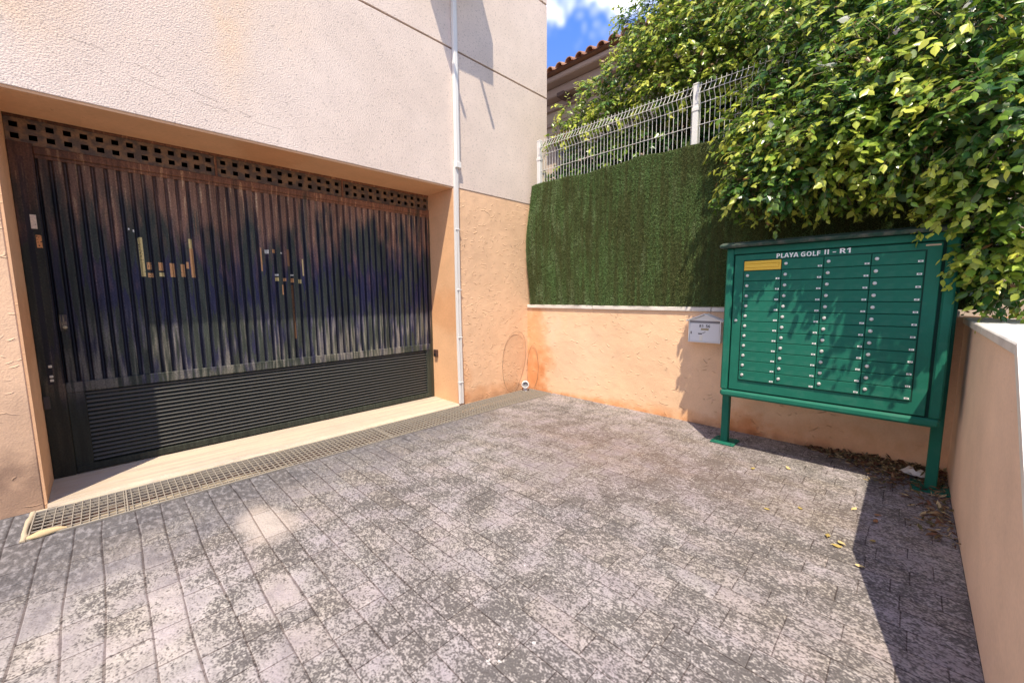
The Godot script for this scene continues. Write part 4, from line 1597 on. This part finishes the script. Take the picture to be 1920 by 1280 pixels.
func build_trees():
	leaf_one = leaf_mesh()
	# blobs: centre, radius, twigs, droop
	var right := [[-0.90, 2.93, -4.5, 0.5, 120], [-0.90, 2.52, -4.15, 0.34, 75], [-1.10, 2.36, -4.1, 0.17, 22], [-0.73, 3.53, -4.7, 0.6, 130], [-0.43, 2.60, -4.05, 0.46, 130], [-0.16, 2.90, -4.1, 0.55, 140],
		[-0.03, 2.46, -3.92, 0.34, 90], [-0.45, 2.32, -3.98, 0.22, 36], [-0.75, 2.33, -3.9, 0.2, 30], [0.20, 2.95, -4.1, 0.55, 140], [0.32, 2.45, -3.75, 0.36, 85], [0.18, 2.02, -3.88, 0.13, 18], [0.34, 1.74, -4.05, 0.15, 30], [0.44, 1.52, -4.0, 0.15, 26], [0.30, 1.60, -4.0, 0.08, 9], [0.46, 1.92, -4.0, 0.24, 44], [0.36, 2.16, -3.95, 0.24, 44], [-0.32, 3.69, -4.85, 0.65, 140], [0.25, 3.55, -4.75, 0.7, 150], [0.75, 2.7, -4.3, 0.7, 90], [-1.0, 4.1, -4.9, 0.6, 110], [0.0, 4.4, -5.1, 0.7, 110], [0.7, 1.7, -4.2, 0.4, 50], [0.2, 1.65, -4.5, 0.3, 40]]
	ficus("ficus_tree", "large glossy yellow green ficus overhanging the green letter box bank", Vector3(-0.1, 1.15, -5.35), 1.3, right, 0.066, 201, 300, 0.0)
	var left := [[-1.89, 4.40, -5.2, 0.6, 170], [-2.39, 4.36, -5.2, 0.5, 150], [-2.88, 4.25, -5.2, 0.40, 100], [-3.38, 4.22, -5.2, 0.28, 42], [-3.70, 4.05, -5.05, 0.18, 16], [-3.80, 3.72, -4.9, 0.18, 18], [-2.23, 4.93, -5.4, 0.55, 130], [-1.39, 4.33, -5.35, 0.65, 160], [-2.78, 4.95, -5.3, 0.30, 50], [-1.72, 3.84, -5.05, 0.4, 100], [-2.35, 3.82, -5.0, 0.32, 70], [-3.0, 3.83, -5.0, 0.25, 42], [-3.45, 3.80, -5.0, 0.16, 22], [-1.3, 5.1, -5.6, 0.7, 140], [-1.9, 5.5, -5.7, 0.6, 90]]
	ficus("weeping_ficus_tree", "fine leaved weeping ficus rising behind the wire fence before the tiled house", Vector3(-2.05, 1.15, -5.55), 1.9, left, 0.060, 202, 300, 0.16)
	# dense clipped growth right behind the fence, dark
	var hedge := []
	for k in 11:
		hedge.append([-3.75 + k * 0.46, (3.25 if k > 0 else 3.05) + 0.10 * sin(k * 2.1), -5.3, 0.44, 95])
		hedge.append([-3.6 + k * 0.46, 3.85 + 0.08 * sin(k * 1.3), -5.6, 0.38, 60] if k > 2 else [-3.7 + k * 0.46, 3.45, -5.35, 0.30, 45])
		hedge.append([-3.6 + k * 0.46, 2.65, -5.35, 0.42, 40])
	ficus("hedge", "dark leafy hedge growing close behind the white wire fence", Vector3(-1.6, 1.15, -5.6), 0.9, hedge, 0.070, 203, 120, -0.35)


func ficus(called: String, label: String, foot: Vector3, trunk_h: float, blobs: Array, size: float, seed_: int, parts: int, bright: float):
	var leaf := leaf_one
	var t := thing(called, label, "hedge" if called == "hedge" else "tree", foot)
	var r := RandomNumberGenerator.new()
	r.seed = seed_
	var bark := mat(lin(0.16, 0.12, 0.09), 0.9)
	# trunk and limbs
	var fork := Vector3(r.randf_range(-0.1, 0.1), trunk_h, r.randf_range(0, 0.15))
	var tm := MB.new()
	tm.tube([Vector3(0, -0.05, 0), Vector3(0.02, trunk_h * 0.3, 0.01), fork * Vector3(0.6, 0.65, 0.6), fork], [0.13, 0.095, 0.08, 0.07], 10)
	put("trunk", tm.mesh(), bark, t)
	var poses := []
	var tints := []
	var cl := FastNoiseLite.new()
	cl.seed = seed_
	cl.frequency = 1.9
	cl.fractal_octaves = 2
	var tw := MB.new()
	for b in blobs:
		var c := Vector3(b[0], b[1], b[2]) - foot
		var rad: float = b[3]
		var lm := MB.new()
		var bend := fork.lerp(c, 0.5) + Vector3(r.randfn(0, 0.08), 0.12, r.randfn(0, 0.05))
		lm.tube([fork - Vector3(0, 0.05, 0), bend, c], [0.035, 0.022, 0.008], 6, false)
		put("branch", lm.mesh(), bark, t)
		for k in int(b[4] * 2.3):
			# a twig starts somewhere in the blob and leaves it outwards, then hangs
			var d := Vector3(r.randfn(), r.randfn() * 0.8 + 0.1, r.randfn() + 0.25).normalized()
			var s := pow(r.randf(), 0.45)
			var p := c + d * rad * (0.25 + 0.80 * s) * Vector3(1.05, 0.92, 0.95)
			var dir := (d + Vector3(r.randfn(0, 0.45), r.randfn(-0.05, 0.35), r.randfn(0, 0.45))).normalized()
			var vigour := r.randf()
			var clump := 0.55 * cl.get_noise_3dv(p)
			var n := r.randi_range(5, 9)
			var step := size * 0.40
			var pts := [p]
			var lush := smooth(0.25, 0.9, s) * r.randf_range(0.6, 1.0)
			for q in n:
				dir = (dir + Vector3(r.randfn(0, 0.12), -0.10 - 0.10 * q / n, r.randfn(0, 0.12))).normalized()
				p += dir * step
				pts.append(p)
				var tip := float(q + 1) / n
				var side := dir.cross(Vector3.UP)
				if side.length() < 0.05:
					side = Vector3.RIGHT
				side = side.normalized() * (1.0 if q % 2 else -1.0)
				var ax := (dir * 0.5 + side * r.randf_range(0.3, 1.0) + Vector3(r.randfn(0, 0.3), -0.42 + r.randfn(0, 0.35), r.randfn(0, 0.3))).normalized()
				var face := (Vector3.UP * 0.65 + d * 0.7 + Vector3(0.12, 0.3, 0.3) + Vector3(r.randfn(0, 0.4), r.randfn(0, 0.2), r.randfn(0, 0.4)))
				face = (face - ax * face.dot(ax))
				if face.length() < 0.02:
					continue
				face = face.normalized()
				var len := size * r.randf_range(0.5, 1.4) * (1.0 - 0.25 * tip)
				var y := -ax
				var x := y.cross(face)
				poses.append(Transform3D(Basis(x * len * r.randf_range(0.9, 1.25), y * len, face * len), p))
				# young leaves at the ends of vigorous twigs are yellow green
				var young := clampf(smooth(0.0, 0.9, tip) * (0.40 + 0.9 * vigour) * lush + bright + clump + r.randfn(0.0, 0.10), 0.0, 1.0)
				var col := tone_of(young)
				if r.randf() < 0.012:
					col = Vector3(0.28, 0.15, 0.06)
				col *= r.randf_range(0.78, 1.22)
				tints.append(Color(col.x, col.y, col.z))
			tw.tube([pts[0] - d * 0.05, pts[n / 2], pts[n]], [0.0035, 0.0025, 0.001], 3, false)
	put("twigs", tw.mesh(), mat(lin(0.15, 0.13, 0.06), 0.8), t).set_meta("kind", "stuff")
	# leaves that show largest are pieces of their own
	var order := []
	for k in poses.size():
		var w: Vector3 = poses[k].origin + foot
		if in_frame(w, 0.98):
			var facing: float = absf((poses[k].basis.z.normalized()).dot((EYE - w).normalized())) + 0.3
			order.append([poses[k].basis.y.length_squared() * facing / w.distance_squared_to(EYE) * (1.0 if young_of(tints[k]) else 0.8), k])
	order.sort_custom(func(a, b): return a[0] > b[0])
	var single := {}
	for k in mini(parts, order.size()):
		single[order[k][1]] = true
	var ml := leaf_material()
	ml.vertex_color_use_as_albedo = true
	var tones := []
	for k in 8:
		var q := k / 7.0
		var c := tone_of(q)
		var lm2 := leaf_material()
		lm2.albedo_color = lin(c.x, c.y, c.z)
		tones.append(lm2)
	var mm := MultiMesh.new()
	mm.transform_format = MultiMesh.TRANSFORM_3D
	mm.use_colors = true
	mm.mesh = leaf
	mm.instance_count = poses.size() - single.size()
	var i := 0
	for k in poses.size():
		if single.has(k):
			var young := clampf((tints[k].r - 0.042) / 0.52, 0.0, 1.0)
			var o := put("leaf", leaf, tones[clampi(int(pow(young, 0.6) * 7.99), 0, 7)], t)
			o.transform = poses[k]
		else:
			mm.set_instance_transform(i, poses[k])
			mm.set_instance_color(i, tints[k])
			i += 1
	var o2 := MultiMeshInstance3D.new()
	o2.name = "foliage"
	o2.multimesh = mm
	o2.material_override = ml
	o2.set_meta("kind", "stuff")
	t.add_child(o2)


var leaf_one: Mesh = null


func tone_of(young: float) -> Vector3:
	return Vector3(0.042, 0.120, 0.024).lerp(Vector3(0.230, 0.370, 0.040), minf(1.0, young * 1.8)).lerp(Vector3(0.64, 0.67, 0.10), maxf(0.0, young - 0.42) / 0.58)


func young_of(c: Color) -> bool:
	return c.r > 0.1


func leaf_material() -> StandardMaterial3D:
	var m := mat(Color.WHITE, 0.28, 0.5)
	m.backlight_enabled = true
	m.backlight = Color(0.85, 0.85, 0.85)
	return m


# ==================================================================== small things

func build_small_things():
	var leaf := leaf_one
	# white plastic pipe end in the corner over the drain
	var at := Vector3(-4.115, 0.09, -4.44)
	var e := thing("pipe_elbow", "white plastic pipe elbow with ringed mouth in the wall corner", "pipe", Vector3(at.x, 0, at.z))
	var white := mat(lin(0.78, 0.77, 0.76), 0.45)
	var grey := mat(lin(0.42, 0.41, 0.41), 0.5)
	var face := Transform3D(Basis(Vector3(1, 0, 0), PI / 2).rotated(Vector3.UP, 0.75), Vector3(0, 0.095, 0))
	var em := MB.new()
	em.lathe([Vector2(0.0, -0.06), Vector2(0.038, -0.055), Vector2(0.052, -0.03), Vector2(0.057, 0.0), Vector2(0.057, 0.035), Vector2(0.050, 0.04), Vector2(0.044, 0.038), Vector2(0.043, 0.0)], face, 24)
	put("mouth", em.mesh(), white, e)
	var er := MB.new()
	er.lathe([Vector2(0.0425, 0.012), Vector2(0.030, 0.012), Vector2(0.030, 0.024), Vector2(0.024, 0.024), Vector2(0.022, 0.006), Vector2(0.012, 0.006), Vector2(0.010, 0.016), Vector2(0.0, 0.016)], face, 24)
	put("inner_ring", er.mesh(), grey, e)
	var es := MB.new()
	es.tube([Vector3(-0.005, 0.055, -0.01), Vector3(-0.01, 0.02, -0.015), Vector3(-0.01, -0.03, -0.015)], [0.036, 0.034, 0.034], 14)
	put("stub", es.mesh(), white, e)
	# two faint oval wire hoops leaning in the corner, covered in sheer net
	var wire := mat(lin(0.26, 0.18, 0.12), 0.6)
	var net := mat(Color(0.55, 0.42, 0.30, 0.07), 0.8)
	net.transparency = BaseMaterial3D.TRANSPARENCY_ALPHA
	for k in 2:
		var pts := []
		var rad := []
		var hub := Vector3(FX + 0.020, 0.478, -4.275) if k == 0 else Vector3(-4.085, 0.35, BZ + 0.016)
		var nm := MB.new()
		for q in 41:
			var a := TAU * q / 40.0
			var p := Vector3.ZERO
			if k == 0:
				p = hub + Vector3(0.010 * sin(a * 2.0), 0.455 * sin(a) + 0.02 * cos(2 * a), -0.245 * cos(a) - 0.06 * sin(a))
			else:
				p = hub + Vector3(0.115 * cos(a) + 0.012 * sin(a), 0.335 * sin(a), 0.004 * sin(a * 2.0))
			pts.append(p)
			rad.append(0.0022)
		for q in 40:
			nm.tri(hub, pts[q], pts[q + 1])
		var h := thing("wire_hoop", "tall oval hoop of thin brown wire leaning on the garage front by the corner" if k == 0 else "narrow oval hoop of thin brown wire against the orange wall behind the pipe elbow", "hoop", Vector3.ZERO, "oval wire hoops in the corner")
		var wm := MB.new()
		wm.tube(pts, rad, 6, false)
		put("rim", wm.mesh(), wire, h)
		if k == 0:
			put("sheer_net", nm.mesh(), net, h)
	# sensor on the reveal beside the gate
	var s := thing("gate_sensor", "small dark brown sensor box on the orange reveal beside the gate", "sensor", Vector3(-4.65, 0.66, -3.208))
	put("case", boxmesh(Vector3(-0.035, -0.05, 0.0), Vector3(0.035, 0.05, 0.035), 0.004), mat(lin(0.07, 0.035, 0.028), 0.5), s)
	put("lens", boxmesh(Vector3(-0.02, -0.035, 0.0352), Vector3(0.02, 0.0, 0.038), 0.001), mat(lin(0.02, 0.02, 0.02), 0.15), s)
	# fallen leaves
	var yellow := mat(lin(0.40, 0.30, 0.09), 0.8)
	var straw := mat(lin(0.62, 0.48, 0.22), 0.7)
	var brown := mat(lin(0.30, 0.14, 0.06), 0.8)
	var spots := [[-0.842, -3.652, 0, "yellow fallen leaf nearest the front of the left mailbox leg"], [-0.604, -3.85, 1, "pale fallen leaf in the sun just before the mailbox shade"], [-0.414, -3.175, 0, "lone yellow fallen leaf in the middle of the sunny paving"], [-0.251, -2.946, 0, "yellow fallen leaf at left of the pair of long leaves"], [-0.20, -2.90, 1, "straw coloured fallen leaf at right of the pair"], [-0.174, -2.843, 0, "yellow fallen leaf nearest the camera"], [-0.06, -3.30, 2, "curled brown leaf beside the edge of the wall shadow"], [-0.045, -3.05, 0, "yellow fallen leaf touching the wall shadow edge"], [-0.57, -3.02, 0, "small yellow leaf farthest left among the fallen leaves"], [-0.11, -2.70, 1, "straw coloured curled leaf out in front by itself"], [-0.07, -3.42, 2, "reddish brown leaf lying behind the curled brown one"], [-0.16, -3.45, 1, "pale leaf scrap just left of the reddish brown leaf"]]
	var r := RandomNumberGenerator.new()
	r.seed = 301
	for k in spots.size():
		var p: Array = spots[k]
		var o := put("fallen_leaf", leaf, [yellow, straw, brown][p[2]])
		var yaw := r.randf_range(0, TAU)
		var len := r.randf_range(0.038, 0.058)
		o.transform = Transform3D(Basis(Vector3.UP, yaw) * Basis(Vector3(1, 0, 0), -PI / 2 + r.randf_range(-0.2, 0.1)) * Basis.from_scale(Vector3(len * 0.8, len, len * 1.4)), Vector3(p[0], 0.012, p[1]))
		tag(o, p[3], "leaf", "fallen leaves on the paving")
	# drift of dry leaves and twigs in the corner under the letter boxes
	var lit := MultiMesh.new()
	lit.transform_format = MultiMesh.TRANSFORM_3D
	lit.use_colors = true
	lit.mesh = leaf
	var n := 1700
	lit.instance_count = n
	for k in n:
		var u := pow(r.randf(), 0.7)
		var x := lerpf(-0.62, 0.29, u)
		var depth := 0.10 + 0.42 * smooth(-0.6, 0.1, x)
		var q := r.randf() * r.randf()
		var z := BZ + 0.012 + depth * q
		if k > n - 260:
			x = r.randf_range(-0.15, 0.29)
			z = r.randf_range(-4.3, -3.3) + r.randf_range(-0.2, 0.2) * (x - 0.1)
			if x < 0.08 and z > -3.9:
				x = r.randf_range(0.16, 0.29)
		var pile := 0.045 * (1.0 - q) * smooth(-0.62, -0.1, x)
		var len := r.randf_range(0.025, 0.065)
		var thin := r.randf_range(0.12, 0.75)
		var bs := Basis(Vector3.UP, r.randf_range(0, TAU)) * Basis(Vector3(1, 0, 0), -PI / 2 + r.randfn(0, 0.35)) * Basis(Vector3(0, 1, 0), r.randfn(0, 0.5)) * Basis.from_scale(Vector3(len * thin, len, len))
		lit.set_instance_transform(k, Transform3D(bs, Vector3(x, 0.008 + pile * r.randf(), z)))
		var c: Vector3 = [Vector3(0.16, 0.075, 0.045), Vector3(0.09, 0.05, 0.035), Vector3(0.24, 0.15, 0.08), Vector3(0.40, 0.31, 0.17), Vector3(0.13, 0.11, 0.05)][r.randi() % 5]
		c *= r.randf_range(0.7, 1.2)
		lit.set_instance_color(k, Color(c.x, c.y, c.z))
	var lo := MultiMeshInstance3D.new()
	lo.name = "leaf_litter"
	lo.multimesh = lit
	var lmat := mat(Color.WHITE, 0.85, 0.3)
	lmat.vertex_color_use_as_albedo = true
	lo.material_override = lmat
	lo.set_meta("kind", "stuff")
	add_child(lo)
	tag(lo, "drift of dry brown leaves and twigs along the wall under the letter boxes", "leaf litter")
	# crumpled white wrapper
	var cm := MB.new()
	var vs := []
	for i in 7:
		for j in 6:
			vs.append(Vector3(-0.075 + 0.025 * i + r.randf_range(-0.008, 0.008), 0.012 + r.randf_range(0.0, 0.05) * (1.0 if i > 0 and i < 6 and j > 0 and j < 5 else 0.2), -0.05 + 0.02 * j + r.randf_range(-0.006, 0.006)))
	for i in 6:
		for j in 5:
			cm.quad(vs[i * 6 + j], vs[i * 6 + j + 1], vs[(i + 1) * 6 + j + 1], vs[(i + 1) * 6 + j])
	var wr := put("crumpled_wrapper", cm.mesh(), mat(lin(0.68, 0.65, 0.62), 0.5), self, Vector3(0.115, 0.02, -4.36))
	wr.rotation.y = -0.5
	tag(wr, "crumpled white wrapper in the dry leaves beside the right mailbox leg", "litter")
